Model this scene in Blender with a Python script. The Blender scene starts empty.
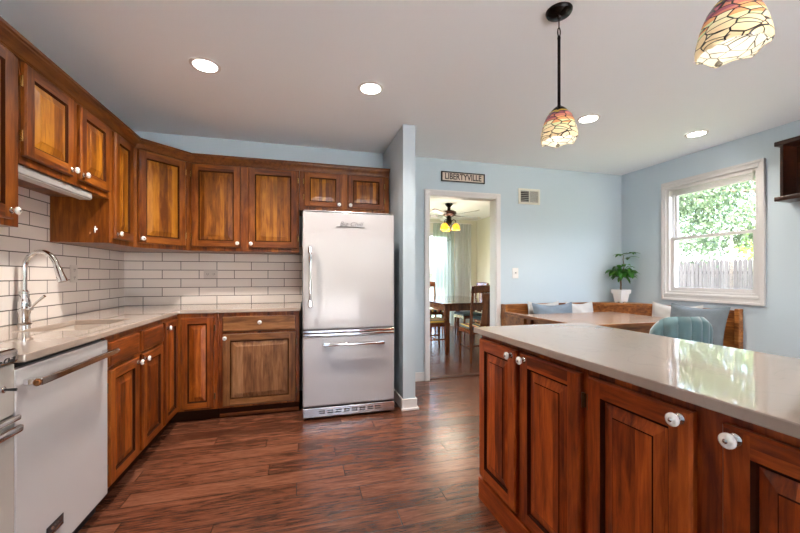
import bpy, bmesh, math, random
from mathutils import Vector, Matrix
random.seed(7)
SC = bpy.context.scene
COL = SC.collection
PI = math.pi
R = math.radians

# ------------------------------------------------------------------ camera
cam_d = bpy.data.cameras.new('camera')
cam = bpy.data.objects.new('camera', cam_d)
COL.objects.link(cam)
cam.location = (0, 0, 1.19)
cam.rotation_euler = (R(90), 0, -math.atan(99 / 361))
cam_d.sensor_width = 36
cam_d.lens = 361 / 800 * 36
cam_d.shift_y = 9.3 / 800
cam_d.clip_start = 0.02
SC.camera = cam

# ------------------------------------------------------------------ world, sun, exposure
SC.view_settings.view_transform = 'Standard'
SC.view_settings.look = 'None'
SC.view_settings.gamma = 1
SC.view_settings.exposure = 1.2
SC.view_settings.use_curve_mapping = False
SC.cycles.use_denoising = True
SC.cycles.max_bounces = 10
SC.cycles.diffuse_bounces = 6
SC.cycles.glossy_bounces = 4
SC.cycles.transparent_max_bounces = 12
SC.cycles.sample_clamp_indirect = 8
SC.cycles.caustics_reflective = False
SC.cycles.caustics_refractive = False
world = bpy.data.worlds.new('sky'); SC.world = world
world.use_nodes = True
wn = world.node_tree.nodes; wl = world.node_tree.links
bg = wn['Background']
sky = wn.new('ShaderNodeTexSky')
sky.sky_type = 'NISHITA'; sky.sun_disc = False
sky.sun_elevation = R(50); sky.sun_rotation = R(-100)
sky.air_density = 1.0; sky.dust_density = 4.0; sky.ozone_density = 1.0
wl.new(sky.outputs[0], bg.inputs[0])
bg.inputs[1].default_value = 1.35
SKY = bg

def light(name, kind, loc, energy, color=(1, 1, 1), rot=(0, 0, 0), **kw):
    d = bpy.data.lights.new(name, kind); d.energy = energy; d.color = color
    for k, v in kw.items():
        setattr(d, k, v)
    o = bpy.data.objects.new(name, d); COL.objects.link(o)
    o.location = loc; o.rotation_euler = rot
    return o
light('sun', 'SUN', (0, 0, 20), 26.0, (1, .97, .92), (R(30), R(-7), 0), angle=R(1))
def portal(name, loc, rot, sx, sy):
    o = light(name, 'AREA', loc, 1, rot=rot, shape='RECTANGLE', size=sx, size_y=sy)
    o.data.cycles.is_portal = True
# rotation (90,0,0) faces +y ; (-90,0,0) faces -y ; (0,90,0) faces -x
portal('portal_nook', (4.30, 2.81, 1.6), (0, R(90), 0), 1.2, .86)
portal('portal_dining', (2.6, 8.1, 1.1), (R(-90), 0, 0), 2.0, 2.2)
portal('portal_garden', (1.5, -3.1, 1.12), (R(90), 0, 0), 2.75, 2.15)
portal('portal_side', (.48, 6.0, 1.4), (0, R(-90), 0), 1.6, 2.4)

# ------------------------------------------------------------------ helpers
class M:
    def __init__(s):
        s.v = []; s.f = []; s.m = []
    def add(s, vs, fs, mi=0):
        b = len(s.v); s.v += [tuple(p) for p in vs]
        for f in fs:
            s.f.append([b + i for i in f]); s.m.append(mi)
        return s
    def box(s, x0, x1, y0, y1, z0, z1, mi=0):
        vs = [(x, y, z) for z in (z0, z1) for y in (y0, y1) for x in (x0, x1)]
        return s.add(vs, [(0, 2, 3, 1), (4, 5, 7, 6), (0, 1, 5, 4), (2, 6, 7, 3), (0, 4, 6, 2), (1, 3, 7, 5)], mi)
    def quad(s, a, b, c, d, mi=0):
        return s.add([a, b, c, d], [(0, 1, 2, 3)], mi)
    def lathe(s, prof, c=(0, 0, 0), axis='z', seg=24, mi=0, mis=None, scallop=None, cap=True):
        """prof: (radius, height) pairs"""
        vs = []; n = len(prof)
        for j, (r, h) in enumerate(prof):
            for i in range(seg):
                t = 2 * PI * i / seg
                hh, rr = h, r
                if scallop:
                    rr, hh = scallop(j, t, r, h)
                x, y = rr * math.cos(t), rr * math.sin(t)
                p = (x, y, hh) if axis == 'z' else (x, hh, y) if axis == 'y' else (hh, x, y)
                vs.append((p[0] + c[0], p[1] + c[1], p[2] + c[2]))
        flip = axis == 'y'
        for j in range(n - 1):
            fs = []
            for i in range(seg):
                k = (i + 1) % seg
                q = (j * seg + i, j * seg + k, (j + 1) * seg + k, (j + 1) * seg + i)
                fs.append(q[::-1] if flip else q)
            b = len(s.v)
            if j == 0:
                s.v += vs; base = b
            for f in fs:
                s.f.append([base + i for i in f]); s.m.append(mis[j] if mis else mi)
        if cap:
            if prof[0][0] > 1e-5:
                s.f.append([base + i for i in range(seg)][::1 if flip else -1]); s.m.append(mis[0] if mis else mi)
            if prof[-1][0] > 1e-5:
                s.f.append([base + (n - 1) * seg + i for i in range(seg)][::-1 if flip else 1]); s.m.append(mis[-1] if mis else mi)
        return s
    def tube(s, pts, r, seg=10, mi=0, up=None):
        pts = [Vector(p) for p in pts]; n = len(pts)
        rs = r if isinstance(r, (list, tuple)) else [r] * n
        base = len(s.v); nrm = None
        for i, p in enumerate(pts):
            t = (pts[min(i + 1, n - 1)] - pts[max(i - 1, 0)]).normalized()
            if nrm is None:
                a = Vector(up) if up else (Vector((0, 0, 1)) if abs(t.z) < .9 else Vector((1, 0, 0)))
                nrm = (a - a.dot(t) * t).normalized()
            else:
                nrm = (nrm - nrm.dot(t) * t).normalized()
            b = t.cross(nrm)
            for k in range(seg):
                q = 2 * PI * k / seg + (PI / 4 if seg == 4 else 0)
                s.v.append(tuple(p + rs[i] * (math.cos(q) * nrm + math.sin(q) * b)))
        for i in range(n - 1):
            for k in range(seg):
                l = (k + 1) % seg
                s.f.append([base + i * seg + k, base + i * seg + l, base + (i + 1) * seg + l, base + (i + 1) * seg + k]); s.m.append(mi)
        s.f.append([base + k for k in range(seg)][::-1]); s.m.append(mi)
        s.f.append([base + (n - 1) * seg + k for k in range(seg)]); s.m.append(mi)
        return s
    def bar(s, a, b, w, h, mi=0):
        """straight bar of w x h section from a to b"""
        a, b = Vector(a), Vector(b); t = (b - a).normalized()
        u = Vector((0, 0, 1)) if abs(t.z) < .95 else Vector((0, 1, 0))
        x = t.cross(u).normalized(); y = x.cross(t).normalized()
        vs = []
        for p in (a, b):
            for i, j in ((-1, -1), (1, -1), (1, 1), (-1, 1)):
                vs.append(p + x * i * w / 2 + y * j * h / 2)
        return s.add(vs, [(3, 2, 1, 0), (4, 5, 6, 7), (0, 1, 5, 4), (1, 2, 6, 5), (2, 3, 7, 6), (3, 0, 4, 7)], mi)
    def grid(s, fn, nu, nv, mi=0, closed_u=False):
        base = len(s.v)
        for j in range(nv + 1):
            for i in range(nu if closed_u else nu + 1):
                s.v.append(tuple(fn(i / nu, j / nv)))
        w = nu if closed_u else nu + 1
        for j in range(nv):
            for i in range(nu):
                k = (i + 1) % w
                s.f.append([base + j * w + i, base + j * w + k, base + (j + 1) * w + k, base + (j + 1) * w + i]); s.m.append(mi)
        return s
    def cells(s, xs, ys, z0, z1, keep, mi=0):
        """a slab made of the kept cells of a grid; keep(i, j)"""
        nx, ny = len(xs) - 1, len(ys) - 1
        K = lambda i, j: 0 <= i < nx and 0 <= j < ny and keep(i, j)
        idx = {}
        def V(i, j, z):
            if (i, j, z) not in idx:
                idx[(i, j, z)] = len(s.v); s.v.append((xs[i], ys[j], (z0, z1)[z]))
            return idx[(i, j, z)]
        def F(*q):
            s.f.append([V(*p) for p in q]); s.m.append(mi)
        for i in range(nx):
            for j in range(ny):
                if not K(i, j): continue
                F((i, j, 1), (i + 1, j, 1), (i + 1, j + 1, 1), (i, j + 1, 1))
                F((i, j, 0), (i, j + 1, 0), (i + 1, j + 1, 0), (i + 1, j, 0))
                if not K(i - 1, j): F((i, j, 0), (i, j, 1), (i, j + 1, 1), (i, j + 1, 0))
                if not K(i + 1, j): F((i + 1, j, 0), (i + 1, j + 1, 0), (i + 1, j + 1, 1), (i + 1, j, 1))
                if not K(i, j - 1): F((i, j, 0), (i + 1, j, 0), (i + 1, j, 1), (i, j, 1))
                if not K(i, j + 1): F((i, j + 1, 0), (i, j + 1, 1), (i + 1, j + 1, 1), (i + 1, j + 1, 0))
        return s
    def xform(s, mat, start=0):
        for i in range(start, len(s.v)):
            s.v[i] = tuple(mat @ Vector(s.v[i]))
        return s
    def build(s, name, mats, parent=None, smooth=True, bevel=0, angle=35, merge=False):
        me = bpy.data.meshes.new(name)
        me.from_pydata(s.v, [], s.f)
        if not isinstance(mats, (list, tuple)): mats = [mats]
        for m in mats: me.materials.append(m)
        me.polygons.foreach_set('material_index', s.m)
        bm = bmesh.new(); bm.from_mesh(me)
        if merge: bmesh.ops.remove_doubles(bm, verts=bm.verts, dist=1e-5)
        bmesh.ops.recalc_face_normals(bm, faces=bm.faces)
        bm.to_mesh(me); bm.free()
        if smooth:
            me.polygons.foreach_set('use_smooth', [True] * len(me.polygons))
            me.set_sharp_from_angle(angle=R(angle))
        o = bpy.data.objects.new(name, me); COL.objects.link(o)
        if parent: o.parent = parent
        if bevel:
            b = o.modifiers.new('bevel', 'BEVEL'); b.width = bevel; b.segments = 2
            b.limit_method = 'ANGLE'; b.angle_limit = R(40); b.harden_normals = False
        return o

def tag(o, label, cat, group=None, kind=None):
    o['label'] = label; o['category'] = cat
    if group: o['group'] = group
    if kind: o['kind'] = kind
    return o
def thing(name, label, cat, loc=(0, 0, 0), rz=0, group=None):
    o = bpy.data.objects.new(name, None); COL.objects.link(o)
    o.empty_display_size = .1
    o.location = loc; o.rotation_euler = (0, 0, rz)
    return tag(o, label, cat, group)
def struct(o, label=None, cat=None):
    o['kind'] = 'structure'
    if label: o['label'] = label
    if cat: o['category'] = cat
    return o
def dup(o, parent=None):
    c = o.copy(); COL.objects.link(c)
    if parent: c.parent = parent
    for ch in list(o.children):
        dup(ch, c)
    return c
def dup_thing(o, loc, rz, label, group=None):
    c = dup(o); c.location = loc; c.rotation_euler = (0, 0, rz); c['label'] = label
    if group: c['group'] = group
    return c

# ------------------------------------------------------------------ materials
def new_mat(name):
    m = bpy.data.materials.new(name); m.use_nodes = True
    nt = m.node_tree
    return m, nt, nt.nodes, nt.links, nt.nodes['Principled BSDF']
def rgba(c): return (c[0], c[1], c[2], 1)
def mat(name, col, rough=.5, metal=0, coat=0, emit=None, es=0, bump=0, bscale=60, trans=0, vary=0, spec=.5, sheen=0):
    m, nt, N, L, P = new_mat(name)
    P.inputs['Base Color'].default_value = rgba(col)
    P.inputs['Roughness'].default_value = rough
    P.inputs['Metallic'].default_value = metal
    P.inputs['Coat Weight'].default_value = coat
    P.inputs['Coat Roughness'].default_value = .05
    P.inputs['Specular IOR Level'].default_value = spec
    P.inputs['Sheen Weight'].default_value = sheen
    if trans: P.inputs['Transmission Weight'].default_value = trans
    if emit:
        P.inputs['Emission Color'].default_value = rgba(emit); P.inputs['Emission Strength'].default_value = es
    if bump or vary:
        tc = N.new('ShaderNodeTexCoord'); nz = N.new('ShaderNodeTexNoise')
        nz.inputs['Scale'].default_value = bscale; nz.inputs['Detail'].default_value = 4
        L.new(tc.outputs['Object'], nz.inputs['Vector'])
        if bump:
            bp = N.new('ShaderNodeBump'); bp.inputs['Strength'].default_value = bump; bp.inputs['Distance'].default_value = .005
            L.new(nz.outputs['Fac'], bp.inputs['Height']); L.new(bp.outputs[0], P.inputs['Normal'])
        if vary:
            n2 = N.new('ShaderNodeTexNoise'); n2.inputs['Scale'].default_value = bscale * .25; n2.inputs['Detail'].default_value = 5
            L.new(tc.outputs['Object'], n2.inputs['Vector'])
            mx = N.new('ShaderNodeMix'); mx.data_type = 'RGBA'
            mx.inputs[6].default_value = rgba([c * (1 - vary) for c in col]); mx.inputs[7].default_value = rgba([min(1, c * (1 + vary)) for c in col])
            L.new(n2.outputs['Fac'], mx.inputs[0]); L.new(mx.outputs[2], P.inputs['Base Color'])
    return m
def math_node(N, L, op, a, b=None):
    n = N.new('ShaderNodeMath'); n.operation = op
    for i, x in enumerate((a, b)):
        if x is None: continue
        if isinstance(x, (int, float)): n.inputs[i].default_value = x
        else: L.new(x, n.inputs[i])
    return n.outputs[0]
def wood(name, dark, mid, lite, axis='z', board=.075, across='x', rough=.36, coat=.12, vary=.35, knots=.6):
    """cabinet wood: stretched grain along AXIS, glued boards of BOARD width across"""
    m, nt, N, L, P = new_mat(name)
    tc = N.new('ShaderNodeTexCoord'); oi = N.new('ShaderNodeObjectInfo')
    off = N.new('ShaderNodeVectorMath'); off.operation = 'SCALE'; off.inputs[0].default_value = (7.3, 11.1, 5.7)
    L.new(oi.outputs['Random'], off.inputs['Scale'])
    ad = N.new('ShaderNodeVectorMath'); ad.operation = 'ADD'
    L.new(tc.outputs['Object'], ad.inputs[0]); L.new(off.outputs[0], ad.inputs[1])
    sp = N.new('ShaderNodeSeparateXYZ'); L.new(ad.outputs[0], sp.inputs[0])
    bi = math_node(N, L, 'FLOOR', math_node(N, L, 'DIVIDE', sp.outputs['xyz'.index(across)], board))
    wn_ = N.new('ShaderNodeTexWhiteNoise'); wn_.noise_dimensions = '1D'; L.new(bi, wn_.inputs['W'])
    o2 = N.new('ShaderNodeVectorMath'); o2.operation = 'SCALE'; o2.inputs['Scale'].default_value = 9
    L.new(wn_.outputs['Color'], o2.inputs[0])
    a2 = N.new('ShaderNodeVectorMath'); a2.operation = 'ADD'; L.new(ad.outputs[0], a2.inputs[0]); L.new(o2.outputs[0], a2.inputs[1])
    mp = N.new('ShaderNodeMapping'); sc = [1, 1, 1]; sc['xyz'.index(axis)] = .09
    mp.inputs['Scale'].default_value = sc; L.new(a2.outputs[0], mp.inputs['Vector'])
    g = N.new('ShaderNodeTexNoise'); g.inputs['Scale'].default_value = 55; g.inputs['Detail'].default_value = 8; g.inputs['Roughness'].default_value = .62; g.inputs['Distortion'].default_value = .7
    L.new(mp.outputs[0], g.inputs['Vector'])
    mp2 = N.new('ShaderNodeMapping'); sc2 = [1, 1, 1]; sc2['xyz'.index(axis)] = .3
    mp2.inputs['Scale'].default_value = sc2; L.new(a2.outputs[0], mp2.inputs['Vector'])
    g2 = N.new('ShaderNodeTexNoise'); g2.inputs['Scale'].default_value = 11; g2.inputs['Detail'].default_value = 4; g2.inputs['Distortion'].default_value = 1.2
    L.new(mp2.outputs[0], g2.inputs['Vector'])
    f = math_node(N, L, 'ADD', math_node(N, L, 'MULTIPLY', g.outputs['Fac'], .55), math_node(N, L, 'MULTIPLY', g2.outputs['Fac'], .45))
    f = math_node(N, L, 'ADD', f, math_node(N, L, 'MULTIPLY', math_node(N, L, 'SUBTRACT', wn_.outputs['Value'], .5), vary * .55))
    cr = N.new('ShaderNodeValToRGB')
    e = cr.color_ramp.elements
    e[0].position = .345; e[0].color = rgba([c * 1.25 for c in dark]); e[1].position = .66; e[1].color = rgba(lite)
    k = e.new(.5); k.color = rgba(mid)
    L.new(f, cr.inputs[0])
    last = cr.outputs[0]
    if knots:
        v = N.new('ShaderNodeTexNoise'); v.inputs['Scale'].default_value = 5.5; v.inputs['Detail'].default_value = 2
        L.new(mp2.outputs[0], v.inputs['Vector'])
        r2 = N.new('ShaderNodeValToRGB'); r2.color_ramp.elements[0].position = .64; r2.color_ramp.elements[1].position = .76
        r2.color_ramp.elements[1].color = (knots, knots, knots, 1)
        L.new(v.outputs['Fac'], r2.inputs[0])
        mx = N.new('ShaderNodeMix'); mx.data_type = 'RGBA'; mx.inputs[7].default_value = rgba([c * .45 for c in dark])
        L.new(r2.outputs[0], mx.inputs[0]); L.new(last, mx.inputs[6]); last = mx.outputs[2]
    L.new(last, P.inputs['Base Color'])
    P.inputs['Roughness'].default_value = rough; P.inputs['Coat Weight'].default_value = coat; P.inputs['Coat Roughness'].default_value = .12
    P.inputs['Specular IOR Level'].default_value = .32
    bp = N.new('ShaderNodeBump'); bp.inputs['Strength'].default_value = .12; bp.inputs['Distance'].default_value = .002
    L.new(g.outputs['Fac'], bp.inputs['Height']); L.new(bp.outputs[0], P.inputs['Normal'])
    return m
def floor_mat():
    m, nt, N, L, P = new_mat('hickory_planks')
    tc = N.new('ShaderNodeTexCoord'); sp = N.new('ShaderNodeSeparateXYZ'); L.new(tc.outputs['Object'], sp.inputs[0])
    W, LEN = .127, 1.15
    yr = math_node(N, L, 'DIVIDE', sp.outputs[1], W); row = math_node(N, L, 'FLOOR', yr)
    w1 = N.new('ShaderNodeTexWhiteNoise'); w1.noise_dimensions = '1D'; L.new(row, w1.inputs['W'])
    xr = math_node(N, L, 'ADD', math_node(N, L, 'DIVIDE', sp.outputs[0], LEN), math_node(N, L, 'MULTIPLY', w1.outputs['Value'], 7.0))
    colm = math_node(N, L, 'FLOOR', xr)
    cx = N.new('ShaderNodeCombineXYZ'); L.new(row, cx.inputs[0]); L.new(colm, cx.inputs[1])
    w2 = N.new('ShaderNodeTexWhiteNoise'); w2.noise_dimensions = '2D'; L.new(cx.outputs[0], w2.inputs['Vector'])
    o2 = N.new('ShaderNodeVectorMath'); o2.operation = 'SCALE'; o2.inputs['Scale'].default_value = 13; L.new(w2.outputs['Color'], o2.inputs[0])
    a2 = N.new('ShaderNodeVectorMath'); a2.operation = 'ADD'; L.new(tc.outputs['Object'], a2.inputs[0]); L.new(o2.outputs[0], a2.inputs[1])
    mp = N.new('ShaderNodeMapping'); mp.inputs['Scale'].default_value = (.07, 1, 1); L.new(a2.outputs[0], mp.inputs['Vector'])
    g = N.new('ShaderNodeTexNoise'); g.inputs['Scale'].default_value = 110; g.inputs['Detail'].default_value = 9; g.inputs['Roughness'].default_value = .7; g.inputs['Distortion'].default_value = .6
    L.new(mp.outputs[0], g.inputs['Vector'])
    mp2 = N.new('ShaderNodeMapping'); mp2.inputs['Scale'].default_value = (.25, 1, 1); L.new(a2.outputs[0], mp2.inputs['Vector'])
    g2 = N.new('ShaderNodeTexNoise'); g2.inputs['Scale'].default_value = 9; g2.inputs['Detail'].default_value = 4; g2.inputs['Distortion'].default_value = 1.5
    L.new(mp2.outputs[0], g2.inputs['Vector'])
    f = math_node(N, L, 'ADD', math_node(N, L, 'MULTIPLY', g.outputs['Fac'], .68), math_node(N, L, 'MULTIPLY', g2.outputs['Fac'], .32))
    f = math_node(N, L, 'ADD', f, math_node(N, L, 'MULTIPLY', math_node(N, L, 'SUBTRACT', w2.outputs['Value'], .5), .11))
    cr = N.new('ShaderNodeValToRGB'); e = cr.color_ramp.elements
    e[0].position = .38; e[0].color = rgba(FLOOR_D); e[1].position = .63; e[1].color = rgba(FLOOR_L)
    k = e.new(.5); k.color = rgba(FLOOR_M)
    L.new(f, cr.inputs[0])
    mp3 = N.new('ShaderNodeMapping'); mp3.inputs['Scale'].default_value = (.10, 1, 1); L.new(a2.outputs[0], mp3.inputs['Vector'])
    g3 = N.new('ShaderNodeTexNoise'); g3.inputs['Scale'].default_value = 65; g3.inputs['Detail'].default_value = 5; g3.inputs['Distortion'].default_value = .4
    L.new(mp3.outputs[0], g3.inputs['Vector'])
    pr = N.new('ShaderNodeMapRange'); pr.inputs[1].default_value = .63; pr.inputs[2].default_value = .74; pr.inputs[4].default_value = .75
    L.new(g3.outputs['Fac'], pr.inputs[0])
    px_ = N.new('ShaderNodeMix'); px_.data_type = 'RGBA'; px_.inputs[7].default_value = (.018, .006, .003, 1)
    L.new(pr.outputs[0], px_.inputs[0]); L.new(cr.outputs[0], px_.inputs[6])
    # seams
    fy = math_node(N, L, 'FRACT', yr); fx = math_node(N, L, 'FRACT', xr)
    ey = math_node(N, L, 'MULTIPLY', math_node(N, L, 'MINIMUM', fy, math_node(N, L, 'SUBTRACT', 1, fy)), W)
    ex = math_node(N, L, 'MULTIPLY', math_node(N, L, 'MINIMUM', fx, math_node(N, L, 'SUBTRACT', 1, fx)), LEN)
    ed = math_node(N, L, 'MINIMUM', ex, ey)
    sm = N.new('ShaderNodeMapRange'); sm.inputs[1].default_value = .0008; sm.inputs[2].default_value = .0032
    L.new(ed, sm.inputs[0])
    mx = N.new('ShaderNodeMix'); mx.data_type = 'RGBA'; mx.inputs[6].default_value = (.02, .008, .004, 1)
    L.new(sm.outputs[0], mx.inputs[0]); L.new(px_.outputs[2], mx.inputs[7]); L.new(mx.outputs[2], P.inputs['Base Color'])
    P.inputs['Roughness'].default_value = .27; P.inputs['Coat Weight'].default_value = .15; P.inputs['Coat Roughness'].default_value = .15
    h = math_node(N, L, 'ADD', math_node(N, L, 'MULTIPLY', g.outputs['Fac'], .35), math_node(N, L, 'ADD', math_node(N, L, 'MULTIPLY', g2.outputs['Fac'], .8), sm.outputs[0]))
    bp = N.new('ShaderNodeBump'); bp.inputs['Strength'].default_value = .25; bp.inputs['Distance'].default_value = .003
    L.new(h, bp.inputs['Height']); L.new(bp.outputs[0], P.inputs['Normal'])
    return m
def tile_mat(name, ax, x0):
    """white glazed tiles, running bond, grout in between"""
    m, nt, N, L, P = new_mat(name)
    tc = N.new('ShaderNodeTexCoord'); sp = N.new('ShaderNodeSeparateXYZ'); L.new(tc.outputs['Object'], sp.inputs[0])
    cb = N.new('ShaderNodeCombineXYZ')
    L.new(math_node(N, L, 'SUBTRACT', sp.outputs[ax], x0), cb.inputs[0]); L.new(math_node(N, L, 'SUBTRACT', sp.outputs[2], .914), cb.inputs[1])
    br = N.new('ShaderNodeTexBrick'); br.inputs['Scale'].default_value = 1
    br.inputs['Brick Width'].default_value = .313; br.inputs['Row Height'].default_value = .0826
    br.inputs['Mortar Size'].default_value = .0030; br.inputs['Mortar Smooth'].default_value = .1
    br.inputs['Color1'].default_value = (.82, .745, .69, 1); br.inputs['Color2'].default_value = (.75, .69, .65, 1); br.inputs['Mortar'].default_value = (.085, .07, .06, 1)
    L.new(cb.outputs[0], br.inputs['Vector']); L.new(br.outputs['Color'], P.inputs['Base Color'])
    mr = N.new('ShaderNodeMapRange'); mr.inputs[3].default_value = .1; mr.inputs[4].default_value = .8
    L.new(br.outputs['Fac'], mr.inputs[0]); L.new(mr.outputs[0], P.inputs['Roughness'])
    nz = N.new('ShaderNodeTexNoise'); nz.inputs['Scale'].default_value = 16; nz.inputs['Detail'].default_value = 2
    L.new(tc.outputs['Object'], nz.inputs['Vector'])
    h = math_node(N, L, 'SUBTRACT', math_node(N, L, 'MULTIPLY', nz.outputs['Fac'], .9), br.outputs['Fac'])
    bp = N.new('ShaderNodeBump'); bp.inputs['Strength'].default_value = .35; bp.inputs['Distance'].default_value = .004
    L.new(h, bp.inputs['Height']); L.new(bp.outputs[0], P.inputs['Normal'])
    return m
def quartz_mat(name, col):
    m, nt, N, L, P = new_mat(name)
    tc = N.new('ShaderNodeTexCoord')
    nz = N.new('ShaderNodeTexNoise'); nz.inputs['Scale'].default_value = 4; nz.inputs['Detail'].default_value = 9; nz.inputs['Distortion'].default_value = 1.6
    L.new(tc.outputs['Object'], nz.inputs['Vector'])
    d = math_node(N, L, 'ABSOLUTE', math_node(N, L, 'SUBTRACT', nz.outputs['Fac'], .5))
    mr = N.new('ShaderNodeMapRange'); mr.inputs[1].default_value = 0; mr.inputs[2].default_value = .02; mr.inputs[3].default_value = .28; mr.inputs[4].default_value = 0
    L.new(d, mr.inputs[0])
    n3 = N.new('ShaderNodeTexNoise'); n3.inputs['Scale'].default_value = 3; L.new(tc.outputs['Object'], n3.inputs['Vector'])
    f = math_node(N, L, 'MULTIPLY', mr.outputs[0], n3.outputs['Fac'])
    mx = N.new('ShaderNodeMix'); mx.data_type = 'RGBA'; mx.inputs[6].default_value = rgba(col); mx.inputs[7].default_value = rgba([c * .55 for c in col])
    L.new(f, mx.inputs[0]); L.new(mx.outputs[2], P.inputs['Base Color'])
    P.inputs['Roughness'].default_value = .05
    return m
def glass_mat(name, tint=(1, 1, 1), refl=.06):
    m, nt, N, L, P = new_mat(name)
    N.remove(P); out = N['Material Output']
    t = N.new('ShaderNodeBsdfTransparent'); t.inputs[0].default_value = rgba(tint)
    g = N.new('ShaderNodeBsdfGlossy'); g.inputs['Roughness'].default_value = .02
    x = N.new('ShaderNodeMixShader'); x.inputs[0].default_value = refl
    L.new(t.outputs[0], x.inputs[1]); L.new(g.outputs[0], x.inputs[2]); L.new(x.outputs[0], out.inputs[0])
    return m
def sheer_mat(name, col):
    m, nt, N, L, P = new_mat(name)
    N.remove(P); out = N['Material Output']
    d = N.new('ShaderNodeBsdfDiffuse'); d.inputs[0].default_value = rgba(col)
    t = N.new('ShaderNodeBsdfTranslucent'); t.inputs[0].default_value = rgba(col)
    x = N.new('ShaderNodeMixShader'); x.inputs[0].default_value = .5
    tr = N.new('ShaderNodeBsdfTransparent'); y = N.new('ShaderNodeMixShader'); y.inputs[0].default_value = .12
    L.new(d.outputs[0], x.inputs[1]); L.new(t.outputs[0], x.inputs[2])
    L.new(x.outputs[0], y.inputs[1]); L.new(tr.outputs[0], y.inputs[2]); L.new(y.outputs[0], out.inputs[0])
    return m
def leaf_mat(name, a, b):
    m, nt, N, L, P = new_mat(name)
    out = N['Material Output']
    ge = N.new('ShaderNodeNewGeometry')
    mx = N.new('ShaderNodeMix'); mx.data_type = 'RGBA'; mx.inputs[6].default_value = rgba(a); mx.inputs[7].default_value = rgba(b)
    L.new(ge.outputs['Random Per Island'], mx.inputs[0]); L.new(mx.outputs[2], P.inputs['Base Color'])
    P.inputs['Roughness'].default_value = .4
    t = N.new('ShaderNodeBsdfTranslucent'); L.new(mx.outputs[2], t.inputs[0])
    x = N.new('ShaderNodeMixShader'); x.inputs[0].default_value = .35
    L.new(P.outputs[0], x.inputs[1]); L.new(t.outputs[0], x.inputs[2]); L.new(x.outputs[0], out.inputs[0])
    return m
def leaded_mat(name, stops, es, scale=20, seam=.05, dim=False):
    """lit leaded glass: coloured pieces between dark came lines, colours by height on the shade"""
    m, nt, N, L, P = new_mat(name)
    tc = N.new('ShaderNodeTexCoord')
    mp = N.new('ShaderNodeMapping'); mp.inputs['Scale'].default_value = (1, 1, 2.1); L.new(tc.outputs['Object'], mp.inputs['Vector'])
    v = N.new('ShaderNodeTexVoronoi'); v.feature = 'DISTANCE_TO_EDGE'; v.inputs['Scale'].default_value = scale; L.new(mp.outputs[0], v.inputs['Vector'])
    c = N.new('ShaderNodeTexVoronoi'); c.inputs['Scale'].default_value = scale; L.new(mp.outputs[0], c.inputs['Vector'])
    sp = N.new('ShaderNodeSeparateXYZ'); L.new(tc.outputs['Object'], sp.inputs[0])
    spc = N.new('ShaderNodeSeparateColor'); L.new(c.outputs['Color'], spc.inputs[0])
    hgt = N.new('ShaderNodeMapRange'); hgt.inputs[1].default_value = 0; hgt.inputs[2].default_value = .15; L.new(sp.outputs[2], hgt.inputs[0])
    f = math_node(N, L, 'ADD', hgt.outputs[0], math_node(N, L, 'MULTIPLY', math_node(N, L, 'SUBTRACT', spc.outputs[0], .5), .34))
    cr = N.new('ShaderNodeValToRGB'); cr.color_ramp.interpolation = 'CONSTANT'
    e = cr.color_ramp.elements
    while len(e) < len(stops): e.new(.5)
    for el, (p, col) in zip(e, stops): el.position = p; el.color = rgba(col)
    L.new(f, cr.inputs[0])
    ln = N.new('ShaderNodeMapRange'); ln.inputs[1].default_value = seam * .55; ln.inputs[2].default_value = seam
    L.new(v.outputs['Distance'], ln.inputs[0])
    mx = N.new('ShaderNodeMix'); mx.data_type = 'RGBA'; mx.inputs[6].default_value = (.015, .01, .008, 1)
    L.new(ln.outputs[0], mx.inputs[0]); L.new(cr.outputs[0], mx.inputs[7])
    L.new(mx.outputs[2], P.inputs['Base Color']); L.new(mx.outputs[2], P.inputs['Emission Color']); P.inputs['Emission Strength'].default_value = es
    P.inputs['Roughness'].default_value = .25
    if dim: P.inputs['Base Color'].default_value = (.01, .009, .008, 1); P.inputs['Specular IOR Level'].default_value = .05; L.remove(P.inputs['Base Color'].links[0])
    return m
def stripe_mat(name, cols, axis, w):
    m, nt, N, L, P = new_mat(name)
    tc = N.new('ShaderNodeTexCoord'); sp = N.new('ShaderNodeSeparateXYZ'); L.new(tc.outputs['Object'], sp.inputs[0])
    f = math_node(N, L, 'FRACT', math_node(N, L, 'DIVIDE', sp.outputs[axis], w))
    cr = N.new('ShaderNodeValToRGB'); cr.color_ramp.interpolation = 'CONSTANT'; e = cr.color_ramp.elements
    while len(e) < len(cols): e.new(.5)
    for i, (el, c) in enumerate(zip(e, cols)): el.position = i / len(cols); el.color = rgba(c)
    L.new(f, cr.inputs[0]); L.new(cr.outputs[0], P.inputs['Base Color']); P.inputs['Roughness'].default_value = .85
    return m

FLOOR_D, FLOOR_M, FLOOR_L = (0.0396, 0.0121, 0.0062), (0.121, 0.0396, 0.0196), (0.198, 0.077, 0.0426)
UP_D, UP_M, UP_L = (0.0816, 0.0191, 0.0011), (0.2274, 0.0714, 0.0042), (0.3849, 0.1487, 0.0113)
FR_D, FR_M, FR_L = (0.0517, 0.0102, 0.0012), (0.1552, 0.0376, 0.003), (0.2691, 0.0814, 0.0089)
IS_D, IS_M, IS_L = (0.0805, 0.0102, 0.0017), (0.2615, 0.0428, 0.0052), (0.4427, 0.0923, 0.0137)  # wood tones differ by cabinet run to carry the lighting on each
m_wall = mat('blue_paint', (.51, .60, .655), .6, bump=.05, bscale=250)
m_yel = mat('pale_yellow_paint', (.66, .65, .55), .6)
m_ceil = mat('ceiling_paint', (.86, .885, .90), .75)
m_trim = mat('white_trim_paint', (.70, .67, .655), .35)
m_win = mat('window_vinyl', (.62, .595, .58), .35)
m_floor = floor_mat()
m_tile_b = tile_mat('tile_on_rear_wall', 0, -.948)
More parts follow.
